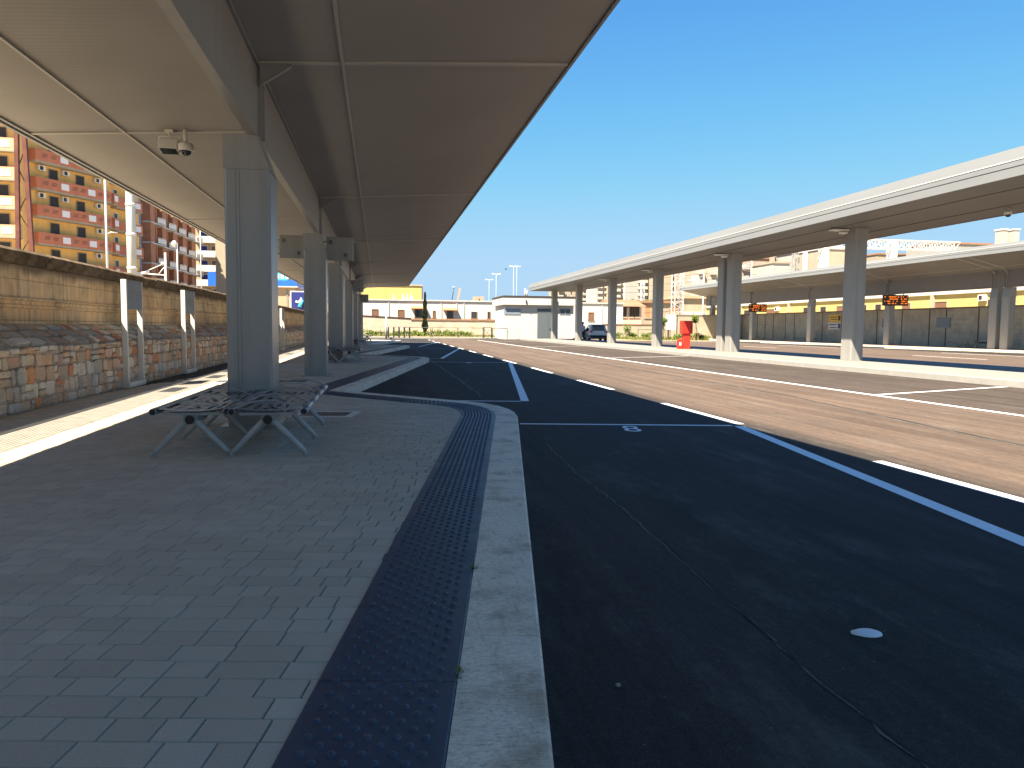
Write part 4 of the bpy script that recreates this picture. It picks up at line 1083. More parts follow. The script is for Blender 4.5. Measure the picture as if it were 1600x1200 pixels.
for xa, xb, ya, yb, aw in ((581, 591, 483, 495, 1), (621.5, 631.5, 484, 495.5, 0), (648, 660, 483, 495, 2), (676, 680.5, 485.5, 496, 0), (698, 708, 485.5, 496.5, 2), (736, 745.5, 487, 498, 0), (761.5, 766, 487, 498, 0), (919, 928, 488, 500, 0)):
    a, b = at(xa, yb, Y), at(xb, ya, Y)
    w = win_part(t, 'window', (x0, Y), (x1, Y), (a.x + b.x) / 2 - x0, a.z, b.x - a.x, b.z - a.z, M['brown'], shutter=M['brown'] if aw < 2 and xa < 700 or xa > 900 else M['glass'])
    if aw == 2:
        g = MB(); g.prism_x([(Y - .001, b.z + .1), (Y - .9, b.z + .02), (Y - .9, b.z + .1), (Y - .001, b.z + .35)], a.x - .5, b.x + .5); g.build('awning', M['terracotta'], t)
for xx in (607, 689, 713.5, 724.5, 940): p = at(xx, 480, Y).x; g = MB(); g.box(p, p + .09, Y - .1, Y - .001, .2, zt); g.build('downpipe', M['greywall'], t)
t = thing('yellow_hall', 'tall blank pale yellow building rising behind the long white building', 'building')
a, b = at(540, 470, 122), at(659, 447, 122)
g = MB(); g.box(a.x, b.x, 122, 140, 0, b.z); g.build('wall', M['pale_yellow'], t)
g = MB(); g.box(a.x - .1, b.x + .15, 121.85, 140.1, b.z + .002, b.z + .2); g.build('roof_edge', M['cream'], t)
g = MB(); g.box(b.x - .02, b.x + .14, 121.9, 122, 3, b.z - .1); g.build('downpipe', M['rust'], t)
# small white service building
t = thing('service_building', 'small white service building with grey double door at the far end of the middle canopy', 'building')
Yb = 82.0
xl, xr = at(789, 500, Yb).x, at(896, 500, Yb).x; zs = at(820, 476.5, Yb).z; zp = at(820, 464.5, Yb).z
W = [(xl, Yb), (xr, Yb), (xr + .3, Yb + 7), (xl, Yb + 7)]
g = MB(); g.hexa(W, -.3, zs); g.build('wall', M['whitewall'], t)
ov = [(xl - .25, Yb - .45), (xr + .3, Yb - .45), (xr + .7, Yb + 7.4), (xl - .3, Yb + 7.4)]
g = MB(); g.hexa(ov, zs + .002, zp); g.build('parapet', M['whitewall'], t)
ov2 = [(x + (-.06 if x < 16 else .06), y - .06) for x, y in ov]
g = MB(); g.hexa(ov2, zp + .002, zp + .14); g.build('roof_edge', M['roofdark'], t)
dxa, dxb = at(839.5, 500, Yb).x, at(870.5, 500, Yb).x; zd = at(855, 482.5, Yb).z
g = MB(); g.box(dxa, dxb, Yb - .08, Yb - .001, .0, zd); d = g.build('door', M['greydoor'], t)
g = MB(); mx = dxa + (dxb - dxa) * .56
g.box(dxa + .02, dxb - .02, Yb - .10, Yb - .0805, zd - .42, zd - .1).box(dxa + .06, mx - .03, Yb - .10, Yb - .0805, .1, zd - .5).box(mx + .03, dxb - .06, Yb - .10, Yb - .0805, .1, zd - .5); g.build('leaf', M['greydoor'], d)
g = MB(); g.box(mx + .1, mx + .16, Yb - .16, Yb - .1005, 1.0, 1.2); g.build('handle', M['black'], d)
for xa, xb, mt in ((787, 813.5, 'glass'), (874.5, 891.5, 'glass')):
    a, b = at(xa, 491.5, Yb), at(xb, 482.5, Yb)
    g = MB(); g.box(a.x, b.x, Yb - .05, Yb - .001, a.z, b.z); w = g.build('window', M['plaque'], t)
    g = MB(); mx = (a.x + b.x) / 2; g.box(a.x + .08, mx - .06, Yb - .06, Yb - .0505, a.z + .08, b.z - .08).box(mx + .06, b.x - .08, Yb - .06, Yb - .0505, a.z + .08, b.z - .08); g.build('pane', M['plaque'] if xa < 800 else M['glass'], w)
g = MB()
for xx in (820, 868): p = at(xx, 470, Yb); g.box(p.x, p.x + .1, Yb - .6, Yb - .452, p.z - .25, p.z + .1)
g.build('wall_lamp', M['metal_dark'], t)
for i, (xx, hh) in enumerate(((820.5, 1.0), (823, .8))):
    p = at(xx, 464, 85); g = MB(); g.tube([(p.x, 85, zp + .1), (p.x, 85, zp + .1 + hh)], .10, 10); tag(g.build('vent_pipe', M['greywall'], None), ('taller' if i == 0 else 'shorter') + ' grey vent pipe on the service building roof', 'vent pipe', 'vent pipes on the service building')
# railings along the cross pavement
def railing(label, xa, xb, Y, n):
    t = thing('railing', label, 'railing', (0, Y, 0), 0, 'dark railings at the end of the street')
    g = MB(); g.tube([(xa, 0, 1.12), (xb, 0, 1.12)], .03, 8)
    g.build('top_rail', M['metal_dark'], t)
    for i in range(n + 1):
        x = xa + (xb - xa) * i / n
        for dx in ((-.09, .09) if 0 < i < n else (0,)):
            g = MB(); g.box(x + dx - .03, x + dx + .03, -.03, .03, 0, 1.1); g.build('post', M['metal_dark'], t)
    return t
railing('long dark railing between the cypress and the white service building', at(632, 520, 88).x, at(757, 520, 88).x, 88, 3)
railing('short dark railing before the left wall of the service building', at(771, 520, 80).x, at(794, 520, 80).x, 80.6, 1)
railing('dark railing behind the parked car, before the green planting', at(997, 520, 84).x, at(1021, 520, 84).x, 84, 1)
railing('dark railing behind the fourth middle column, under the white notice board', at(1027, 520, 84).x, at(1048, 520, 84).x, 84.2, 1)
t = thing('barrier_gate', 'narrow dark crossed gate at the right end of the long railing', 'gate', (0, 86, 0))
xa, xb = at(755, 520, 86).x, at(768, 520, 86).x
g = MB(); g.bar((xa, 0, 0), (xa, 0, 1.2), .12); g.bar((xb, 0, 0), (xb, 0, 1.2), .12); g.bar((xa, 0, 1.2), (xb, 0, 1.2), .06); g.build('frame', M['metal_dark'], t)
g = MB(); g.bar((xa, 0, .1), (xb, .0, 1.1), .04); g.bar((xa, .05, 1.1), (xb, .05, .1), .04); g.build('cross_brace', M['rust'], t)
t = thing('bicycle_shelter', 'low dark framed shelter with flat top at the far left end of the street', 'shelter', (0, 84, 0))
xa, xb = at(607, 520, 84).x, at(640, 520, 84).x
g = MB(); g.box(xa, xb, -.6, .6, 1.12, 1.2); g.build('top', M['concrete'], t)
for i in range(5):
    x = xa + (xb - xa) * i / 4; g = MB(); g.box(x - .07, x + .07, -.5, -.36, 0, 1.12); g.build('post', M['metal_dark'], t)
    g = MB(); g.box(x - .07, x + .07, .36, .5, 0, 1.12); g.build('post', M['metal_dark'], t)
t = pole('bollard_post', 'pale slender post left of the low dark shelter', 603.5, 2.5, 86, .11, .1, M['galv'], 'post', y=520)
# ------------------------------------------------------------------ plants
def leaves(g, c, rad, n, size, r, squash=1.0, shape=None):
    for i in range(n):
        while True:
            p = Vector((r.uniform(-1, 1), r.uniform(-1, 1), r.uniform(-1, 1)))
            if .25 < p.length < 1: break
        p = Vector((p.x * rad[0], p.y * rad[1], p.z * rad[2])) + Vector(c)
        u = Vector((r.uniform(-1, 1), r.uniform(-1, 1), r.uniform(-1, 1))).normalized(); v = u.orthogonal().normalized(); s = size * r.uniform(.6, 1.3)
        a = u * s; b = v * s * .55
        g.quad(p - a, p - b, p + a, p + b)
# cypress
p = at(664, 520, 93); t = thing('cypress_tree', 'tall narrow dark cypress before the long white building', 'cypress', (p.x, 93, 0)); r = random.Random(4)
hz = at(664, 457, 93).z
g = MB(); g.tube([(0, 0, -.05), (.03, 0, hz * .5), (0, 0, hz * .92)], .11, 8, r1=.02); g.build('trunk', M['bark'], t)
g = MB()
for i in range(1500):
    f = r.random() ** .85; z = .35 + f * (hz - .4); rad = .50 * (1 - f) ** .55 * (.75 + .25 * math.sin(z * 5 + 1)) * min(1, .55 + f * 3); a = r.uniform(0, 6.28); q = r.uniform(.3, 1) ** .5 * rad
    c = Vector((q * math.cos(a), q * math.sin(a), z)); s = r.uniform(.06, .14); w = Vector((r.uniform(-.5, .5), r.uniform(-.5, .5), 1)).normalized() * s * 1.6; v = w.orthogonal().normalized() * s * .6
    g.quad(c - w, c - v, c + w, c + v)
g.build('crown', M['cypress'], t)
def small_tree(label, x, yb, Y, ht, rad, seed, stake=True):
    p = at(x, yb, Y); t = thing('young_tree', label, 'tree', (p.x, Y, 0), 0); r = random.Random(seed)
    g = MB(); g.tube([(0, 0, -.05), (.04, .02, ht * .4), (-.02, 0, ht * .75)], .05, 8, r1=.025)
    for i in range(5): a = r.uniform(0, 6.28); g.tube([(0, 0, ht * (.6 + .05 * i)), (.5 * rad * math.cos(a), .5 * rad * math.sin(a), ht * (.75 + .05 * i))], .02, 6, r1=.008)
    g.build('trunk', M['bark'], t)
    g = MB()
    for i in range(9): 
        a = r.uniform(0, 6.28); q = rad * r.uniform(.1, .7); leaves(g, (q * math.cos(a), q * math.sin(a), ht * .82 + r.uniform(-.3, .4) * rad), (rad * .45,) * 3, 55, .10, r)
    g.build('crown', M['leaf'], t)
    if stake:
        g = MB(); g.bar((.0, 0, ht * .62), (.42, .1, 0), .05); g.bar((0, 0, ht * .62), (-.42, .1, 0), .05); g.bar((.3, .1, ht * .15), (-.3, .1, ht * .15), .05); g.build('stake', M['wood'], t)
    return t
small_tree('young tree on wooden stakes between the fourth and fifth middle columns', 1087, 527, 77, 2.75, .62, 3)
small_tree('young tree with thin pale crown right behind the fourth middle column', 1036, 527, 79, 2.5, .55, 8)
def shrub(label, x, Y, w, h, seed, mat='leaf'):
    p = at(x, 520, Y); t = thing('shrub', label, 'shrub', (p.x, Y, .05), 0, 'green shrubs at the end of the street'); r = random.Random(seed)
    g = MB()
    for i in range(6): a = r.uniform(0, 6.28); g.tube([(0, 0, -.05), (.2 * w * math.cos(a), .2 * w * math.sin(a), h * .6)], .015, 5, r1=.006)
    g.build('stem', M['bark'], t)
    g = MB()
    for i in range(8): leaves(g, (r.uniform(-.5, .5) * w, r.uniform(-.3, .3), h * r.uniform(.35, .7)), (w * .28, .3, h * .3), 34, .10, r)
    g.build('foliage', M[mat], t)
k = 0
SH = [(576, 1.6, .9, 'left of the pale post beneath the ramp wall'), (592, 1.5, .8, 'just left of the pale slender post'), (612, 1.3, .8, 'behind the left posts of the low shelter'), (628, 1.4, .75, 'behind the right posts of the low shelter'), (646, 1.5, .8, 'immediately left of the cypress foot'), (655, 1.0, .6, 'touching the left side of the cypress foot'), (676, 1.4, .9, 'immediately right of the cypress foot'), (690, 1.5, .95, 'near the left end of the long railing'), (704, 1.4, .8, 'behind the left bay of the long railing'), (718, 1.3, .8, 'behind the first double post of the long railing'), (730, 1.0, .75, 'behind the right bay of the long railing')]
for x, w, h, lb in SH:
    k += 1; shrub('yellow green shrub ' + lb, x, 92.6 + .5 * (k % 3), w, h, k)
for x, w, h, lb in ((966, 1.5, .8, 'right of the parked car behind the third middle column'), (979, 1.0, 1.7, 'taller, rising alone right of the parked car'), (990, 1.3, .8, 'left of the short dark railing'), (1010, 1.2, .8, 'inside the short dark railing'), (1062, 1.3, .75, 'just left of the red cabinet in the distance'), (1080, 1.4, .8, 'just right of the red cabinet head'), (1093, 1.2, .8, 'under the staked young tree'), (1102, 1.2, .6, 'left of the last far platform column')):
    k += 1; shrub('green shrub ' + lb, x, 86.5 + (k % 3) * .5 if x < 1050 else 78.0, w, h, k + 40)
r = random.Random(11); g = MB()
for i in range(5200):
    x = r.uniform(-4.5, 14) if r.random() < .5 else r.uniform(26, 35); y = r.uniform(91.2, 97) if x < 20 else r.uniform(77, 88)
    h = r.uniform(.12, .38); a = r.uniform(0, 3.14); w = r.uniform(.03, .07); c, s = math.cos(a) * w, math.sin(a) * w; lx, ly = r.uniform(-.1, .1), r.uniform(-.1, .1)
    g.quad((x - c, y - s, .04), (x + c, y + s, .04), (x + lx, y + ly, .04 + h))
tag(g.build('grass', M['grass']), 'low grass and weeds in the planting strips at the end of the street', 'grass', kind='stuff')
g = MB(); g.box(24.5, 36, 76.5, 90, -.3, .045); struct(g.build('planting_bed', M['soil']))
def weed(label, x, y, seed):
    t = thing('weed', label, 'weed', (x, y, .002), 0, 'weeds in the kerb joint'); r = random.Random(seed); g = MB()
    for i in range(26):
        a = r.uniform(0, 6.28); q = r.uniform(.0, .012); d = Vector((math.cos(a) * .5, math.sin(a) * 1.1, r.uniform(.25, .9))).normalized(); L = r.uniform(.012, .034); p = Vector((q * math.cos(a), 2 * q * math.sin(a), 0)); s_ = d.cross(Vector((0, 0, 1))).normalized() * .0028
        g.quad(p - s_ * .5, p + d * L * .5 - s_, p + d * L, p + d * L * .5 + s_)
    g.build('leaves', M['leaf'], t)
pw = band_at(.299, P.s_of_y(3.66) + .02); weed('little green weed at the joint where two tactile tiles meet the kerb', pw.x, pw.y, 3)
pw = band_at(.299, P.s_of_y(2.52)); weed('smaller green weed between tactile tile and kerb nearest the bottom of the photo', pw.x, pw.y, 5)
# ------------------------------------------------------------------ parked car
Yc = 71.5; pc = at(935, 530, Yc); CZ = zr(pc.x)
t = thing('parked_car', 'silver blue hatchback seen from behind, left door open, beside the third middle column', 'car', (pc.x, Yc, CZ), R(-6))
SECT = [  # y, half width at sill, at belt, at roof; z sill, belt, roof
    (-.02, .78, .84, .60, .42, .95, 1.02), (.06, .84, .88, .64, .32, .98, 1.36), (.25, .87, .90, .66, .24, 1.0, 1.58), (.9, .88, .91, .68, .22, .98, 1.64), (2.0, .88, .91, .68, .22, .96, 1.63), (2.7, .88, .91, .62, .22, .95, 1.45), (3.2, .88, .90, .70, .22, .94, 1.05), (4.0, .86, .86, .66, .24, .86, .94), (4.35, .78, .78, .5, .32, .72, .78)]
g = MB(); rings = []
for y, a, b, c, zs_, zb_, zr_ in SECT:
    rings.append([(-a * .8, y, zs_), (-a, y, zs_ + .12), (-b, y, (zs_ + zb_) / 2 + .1), (-b * .985, y, zb_), (-c, y, zr_ - .04), (-c * .8, y, zr_), (c * .8, y, zr_), (c, y, zr_ - .04), (b * .985, y, zb_), (b, y, (zs_ + zb_) / 2 + .1), (a, y, zs_ + .12), (a * .8, y, zs_)])
k = 12
for q in rings: g.v += q
for i in range(len(rings) - 1):
    for j in range(k): q = i * k; g.f.append((q + j, q + (j + 1) % k, q + k + (j + 1) % k, q + k + j)); g.sm.append(True)
g.f.append(tuple(range(k))); g.f.append(tuple(range(len(g.v) - 1, len(g.v) - k - 1, -1))); g.sm += [False, False]
M['carpaint'] = plain('silver_blue_car_paint', (.58, .62, .67), .25, .2, var=.03, spec=.6)
body = g.build('body', M['carpaint'], t)
g = MB(); g.quad((-.62, -.02, 1.03), (.62, -.02, 1.03), (.56, .19, 1.50), (-.56, .19, 1.50)); g.prism_x([(.0, 1.02), (.04, 1.38), (.20, 1.52), (.15, 1.55), (-.02, 1.40), (-.045, 1.02)], -.58, .58); g.build('rear_window', M['glass'], t)
for sx in (-1, 1):
    g = MB(); g.hexa([(sx * .80, .5), (sx * .915, .5), (sx * .915, 2.6), (sx * .80, 2.6)][::sx], 1.0, 1.48, [(sx * .70, .7), (sx * .745, .7), (sx * .745, 2.3), (sx * .70, 2.3)][::sx]); g.build('side_window', M['glass'], t)
    g = MB(); g.box(min(sx * .55, sx * .88), max(sx * .55, sx * .88), -.05, .12, .86, 1.0); g.build('tail_light', M['red'], t, bevel=.02)
    for y in (.75, 3.45):
        g = MB(); g.tube([(sx * .70, y, .34), (sx * .92, y, .34)], .34, 20); w = g.build('wheel', M['black'], t)
        g = MB(); g.tube([(sx * .90, y, .34), (sx * .93, y, .34)], .22, 14); g.build('rim', M['steel'], w)
    g = MB(); g.box(min(sx * .9, sx * 1.08), max(sx * .9, sx * 1.08), 2.55, 2.68, .98, 1.14); g.build('mirror', M['carpaint'], t, bevel=.02)
g = MB(); g.box(-.82, .82, -.10, .14, .40, .60); g.build('bumper', M['black'], t, bevel=.03)
g = MB(); g.box(-.26, .26, -.075, -.03, .74, .86); g.build('number_plate', M['white_sign'], t)
g = MB(); g.box(-.68, .68, .12, .34, 1.58, 1.62); g.build('spoiler', M['carpaint'], t)
g = MB(); g.hexa([(-.92, 2.55), (-.86, 2.55), (-1.55, 1.75), (-1.61, 1.78)], .35, 1.0); d = g.build('door', M['carpaint'], t)
g = MB(); g.hexa([(-.915, 2.53), (-.875, 2.53), (-1.53, 1.79), (-1.57, 1.81)], 1.0, 1.42); g.build('door_glass', M['glass'], d)
# ------------------------------------------------------------------ person beside the car
Yp = 70.6; pp = at(910.5, 530, Yp)
t = thing('person', 'person in pale blue shirt and dark trousers standing at the open car door', 'person', (pp.x, Yp, zr(pp.x)), R(15))
M['skin'] = plain('skin', (.42, .24, .16), .55, var=.05); M['shirt'] = plain('pale_blue_cotton', (.38, .50, .70), .85, var=.1); M['trouser'] = plain('navy_cotton', (.018, .02, .035), .9, var=.1); M['hair'] = plain('dark_hair', (.02, .015, .012), .7)
def skinned(name, verts, edges, radii, mat, parent, root=0, sub=2):
    me = bpy.data.meshes.new(name); me.from_pydata(verts, edges, []); o = bpy.data.objects.new(name, me); C.objects.link(o); o.parent = parent
    s = o.modifiers.new('skin', 'SKIN'); s.use_smooth_shade = True
    sv = me.skin_vertices[0].data if me.skin_vertices else None
    if sv is None:
        bpy.context.view_layer.objects.active = o; sv = me.skin_vertices.new().data if hasattr(me.skin_vertices, 'new') else None
    if sv:
        for i, q in enumerate(radii): sv[i].radius = q if isinstance(q, tuple) else (q, q); sv[i].use_root = (i == root)
    m_ = o.modifiers.new('sub', 'SUBSURF'); m_.levels = sub; m_.render_levels = sub
    me.materials.append(mat)
    return o
V = [(0, 0, .95), (0, 0, 1.15), (0, -.01, 1.38), (0, 0, 1.50), (0, .03, 1.58), (0, .04, 1.68), (0, .03, 1.78),
     (.19, 0, 1.42), (.25, .05, 1.15), (.22, .26, 1.02), (.21, .34, 1.0), (-.19, 0, 1.42), (-.24, -.02, 1.14), (-.23, .06, .90), (-.23, .08, .80),
     (.095, 0, .90), (.11, .02, .50), (.11, -.02, .09), (.12, .12, .04), (-.095, 0, .90), (-.12, .03, .50), (-.14, -.02, .09), (-.15, .12, .04)]
E_ = [(0, 1), (1, 2), (2, 3), (3, 4), (4, 5), (5, 6), (2, 7), (7, 8), (8, 9), (9, 10), (2, 11), (11, 12), (12, 13), (13, 14), (0, 15), (15, 16), (16, 17), (17, 18), (0, 19), (19, 20), (20, 21), (21, 22)]
RD = [(.15, .11), (.145, .105), (.16, .11), .06, .07, (.085, .1), .07, .06, .045, .036, .03, .06, .045, .036, .03, .085, .06, .04, .035, .085, .06, .04, .035]
skinned('body', V, E_, RD, M['skin'], t)
g = MB()
for sx, wx, wy, wz in ((1, .21, .34, 1.0), (-1, -.23, .08, .80)):
    for f in range(4): g.tube([(wx + (f - 1.5) * .018, wy + .02, wz - .02), (wx + (f - 1.5) * .02, wy + .05, wz - .055 - .006 * (f in (1, 2))), (wx + (f - 1.5) * .02, wy + .045, wz - .09 - .01 * (f in (1, 2)))], .009, 6, r1=.007)
    g.tube([(wx - sx * .03, wy + .02, wz), (wx - sx * .055, wy + .05, wz - .03), (wx - sx * .05, wy + .06, wz - .06)], .010, 6, r1=.008)
g.build('fingers', M['skin'], t)
skinned('shirt', [(0, 0, .93), (0, 0, 1.15), (0, -.01, 1.38), (0, 0, 1.47), (.19, 0, 1.42), (.25, .05, 1.17), (-.19, 0, 1.42), (-.24, -.02, 1.16)], [(0, 1), (1, 2), (2, 3), (2, 4), (4, 5), (2, 6), (6, 7)], [(.175, .135), (.17, .13), (.185, .135), .085, .08, .066, .08, .066], M['shirt'], t)
skinned('trousers', [(0, 0, .97), (.095, 0, .88), (.11, .02, .50), (.11, -.02, .08), (-.095, 0, .88), (-.12, .03, .50), (-.14, -.02, .08)], [(0, 1), (1, 2), (2, 3), (0, 4), (4, 5), (5, 6)], [(.17, .13), .108, .082, .068, .108, .082, .068], M['trouser'], t)
g = MB(); g.lathe([(.095, 1.66), (.112, 1.71), (.108, 1.78), (.075, 1.84), (.02, 1.86)], (0, .01, 0), 14); g.build('hair', M['hair'], t)
g = MB()
for sx in (-1, 1): g.prism_x([(-.10, 0), (.18, 0), (.17, .05), (.03, .10), (-.09, .10)], sx * .125 - .048, sx * .125 + .048)
g.build('shoe', M['black'], t)
# ------------------------------------------------------------------ right background
t = thing('boundary_wall', 'sunlit cream boundary wall behind the staked young tree', 'wall', (0, 90, 0))
zt = at(1090, 492, 90).z
g = MB(); g.box(at(1048, 500, 90).x, 46, 0, .3, -.3, zt - .1); g.build('render', M['cream'], t)
g = MB(); g.box(at(1048, 500, 90).x - .1, 46, -.06, .36, zt - .098, zt + .04); g.build('coping', M['concrete'], t)
t = thing('boundary_wall', 'low pale wall with dark capping behind the planting right of the parked car', 'wall', (0, 92, 0))
zt = at(980, 507, 92).z; x0 = at(944, 507, 92).x; x1 = at(1047, 507, 92).x
g = MB(); g.box(x0, x1, 0, .3, -.3, zt - .08); g.build('render', M['cream'], t)
g = MB(); g.box(x0 - .1, x1, -.06, .36, zt - .078, zt + .04); g.build('coping', M['brown'], t)
t = thing('notice_board', 'pale grey notice board on a dark post right of the fourth middle column', 'notice board', (0, 80.5, 0))
a, b = at(1040.5, 515, 80.5), at(1056, 492, 80.5)
g = MB(); g.box(a.x, b.x, -.06, .06, a.z, b.z); p_ = g.build('board', M['white_sign'], t)
g = MB()
for i in range(6): z = a.z + .15 + i * (b.z - a.z - .25) / 6; g.box(a.x + .1, b.x - .1, -.066, -.0605, z, z + .035)
g.build('printing', M['plaque'], p_)
g = MB(); px = at(1044, 520, 80.5).x; g.box(px - .06, px + .06, -.05, .05, -.05, a.z - .002); g.build('post', M['black'], t)
g = MB(); px = at(1058, 520, 80.5).x; g.box(px - .04, px + .04, .065, .14, -.05, b.z); g.build('side_post', M['metal_dark'], t)
# lattice railway masts
def lattice(label, x0, x1, ytop, ybot, Y, n=12, mat='galv', group='pale lattice railway masts'):
    a, b, c = at(x0, ybot, Y), at(x1, ybot, Y), at(x0, ytop, Y); w = b.x - a.x; h = c.z + .3
    t = thing('lattice_mast', label, 'mast', ((a.x + b.x) / 2, Y, -.3), 0, group)
    g = MB()
    for sx in (-1, 1):
        for sy in (-1, 1): g = MB(); g.bar((sx * w / 2, sy * w / 2, 0), (sx * w / 2, sy * w / 2, h), .13, .13, (0, 1, 0)); g.build('leg', M[mat], t)
    g = MB()
    for i in range(n):
        z0, z1 = h * i / n, h * (i + 1) / n; s = 1 if i % 2 else -1
        for sy in (-1, 1): g.bar((-s * w / 2, sy * (w / 2 + .07), z0), (s * w / 2, sy * (w / 2 + .07), z1), .08, .04, (0, 1, 0))
        for sx in (-1, 1): g.bar((sx * (w / 2 + .07), -s * w / 2, z0), (sx * (w / 2 + .07), s * w / 2, z1), .08, .04, (1, 0, 0))
    g.build('bracing', M[mat], t)
    return t
lattice('pale lattice mast rising right of the fourth middle column', 1051, 1064, 420, 500, 100, 14)
lattice('pale lattice mast between the third and fourth middle columns', 1000.5, 1005, 440, 500, 140, 14)
lattice('pale lattice mast behind the end of the far canopy', 1081, 1088, 430, 500, 130, 14)
lattice('grey lattice mast left of the single gantry end above the far canopy', 1237, 1243, 391, 470, 150, 18, 'metal')
pole('signal_post', 'thick white post between the grey lattice mast and the gantry', 1257, at(1257, 393, 150).z, 150, .45, .45, M['white'], 'post', y=430)
# overhead lattice gantry
t = thing('overhead_gantry', 'long white lattice gantry beam spanning the tracks above the far canopy', 'gantry')
Yg = 150; a, b = at(1268, 371, Yg), at(1500, 384, Yg); c, d_ = at(1268, 384.5, Yg), at(1500, 398, Yg)
g = MB()
hh = a.z - c.z
for dz in (0, -hh):
    for dy in (0, 1.6): g = MB(); g.bar((a.x, Yg + dy, a.z + dz), (b.x, Yg + dy, a.z + dz), .26); g.build('chord', M['greywall'], t)
g = MB(); n = 26
for i in range(n):
    x0, x1 = a.x + (b.x - a.x) * i / n, a.x + (b.x - a.x) * (i + 1) / n
    for dy in (0, 1.6):
        g.bar((x0, Yg + dy, a.z - (hh if i % 2 else 0)), (x1, Yg + dy, a.z - (0 if i % 2 else hh)), .15); g.bar((x0, Yg + dy, a.z), (x0, Yg + dy, a.z - hh), .11)
    g.bar((x0, Yg, a.z), (x1, Yg + 1.6, a.z), .09)
g.build('bracing', M['galv'], t)
g = MB(); 
for xx in (1397, 1290): p = at(xx, 400, Yg); g = MB(); g.box(p.x - .7, p.x + .7, Yg - .1, Yg + 1.7, 0, a.z - .4); g.build('leg', M['white'], t)
# yellow station building behind the concrete wall
t = thing('station_building', 'long yellow station building with white cornice above the concrete wall', 'station')
XS = 57.0; A, B = (XS, 158.0), (XS, 46.0)         # faces the street
g = MB(); g.box(XS, XS + 9, 46, 158, -.3, 6.6); g.build('wall', M['pale_yellow'], t)
g = MB(); g.box(XS - .5, XS + 9.2, 45.5, 158.5, 6.602, 7.1); g.build('roof_edge', M['whitewall'], t)
g = MB(); g.box(XS - .25, XS - .001, 46, 158, 5.0, 5.45); g.build('cornice', M['whitewall'], t)
for u, w, mt in ((40, 3.2, 'shutter'), (46, 4.2, 'shutter'), (52.5, 3.0, 'brown'), (62, 1.6, 'shutter'), (66, 1.4, 'shutter'), (70, 2.2, 'brown'), (74.5, 1.2, 'shutter'), (77.2, 1.2, 'shutter'), (82, 1.5, 'brown'), (87, 2.4, 'brown'), (94, 1.2, 'shutter'), (96.2, 1.2, 'shutter'), (99.5, 2.6, 'brown'), (106, 2.4, 'brown')):
    win_part(t, 'window', A, B, u, 2.6, w, 1.75, M['cream'], shutter=M[mt])
for u in (43, 57.5, 72.8, 86, 98): 
    g = MB(); g.obox((XS, 158 - u), (XS, 157.6 - u), .001, .3, 0, 4.99); g.build('pilaster', M['cream'], t)
ac_part(t, A, B, 93.0, 4.2); ac_part(t, A, B, 99.0, 4.25); ac_part(t, A, B, 54.5, 4.0)
# low station houses and sheds between the middle columns
t = thing('station_house', 'low house with orange tiled roof between the third and fourth middle columns', 'house')
Yh = 112; a, b = at(958, 498, Yh), at(1003, 466, Yh)
g = MB(); g.box(a.x, b.x, Yh, Yh + 8, -.3, at(980, 480, Yh).z); g.build('wall', M['pink'], t)
ze, zr_ = at(980, 479, Yh).z, at(980, 467, Yh).z
g = MB(); g.prism_x([(Yh - .8, ze + .01), (Yh + 4, zr_), (Yh + 8.8, ze + .01)], a.x - .5, b.x + .5); g.build('roof', M['roof_tile'], t)
for xx in (968, 975, 987, 995): p = at(xx, 498, Yh); win_part(t, 'window', (a.x, Yh), (b.x, Yh), p.x - a.x, p.z + .2, .9, 1.9, M['cream'], shutter=M['shutter'])
t = thing('shed', 'flat orange roofed shed behind the fourth middle column', 'shed')
Yh = 118; a, b = at(1006, 500, Yh), at(1062, 474, Yh)
g = MB(); g.box(a.x, b.x, Yh, Yh + 8, -.3, b.z); g.build('wall', M['far_cream'], t)
g = MB(); g.box(a.x - .3, b.x + .3, Yh - .4, Yh + 8.3, b.z + .002, b.z + .35); g.build('roof', M['roof_tile'], t)
for xx in (1012, 1049, 1056): p = at(xx, 498, Yh); win_part(t, 'window', (a.x, Yh), (b.x, Yh), p.x - a.x, p.z + .1, 1.0, 2.1, M['cream'], shutter=M['terracotta'])
t = thing('warehouse', 'long pale warehouse with white roll doors behind the cream boundary wall', 'warehouse')
Yh = 128; a, b = at(1062, 495, Yh), at(1200, 472, Yh)
g = MB(); g.box(a.x, b.x, Yh, Yh + 10, -.3, b.z + .4); g.build('wall', M['cream'], t)
g = MB(); g.box(a.x - .3, b.x, Yh - .5, Yh + 10, b.z + .402, b.z + .9); g.build('roof', M['tan'], t)
for xx in (1075, 1092, 1110): p = at(xx, 495, Yh); g = MB(); g.box(p.x - .9, p.x + .9, Yh - .08, Yh - .001, 0, p.z + .9); g.build('roll_door', M['whitewall'], t)
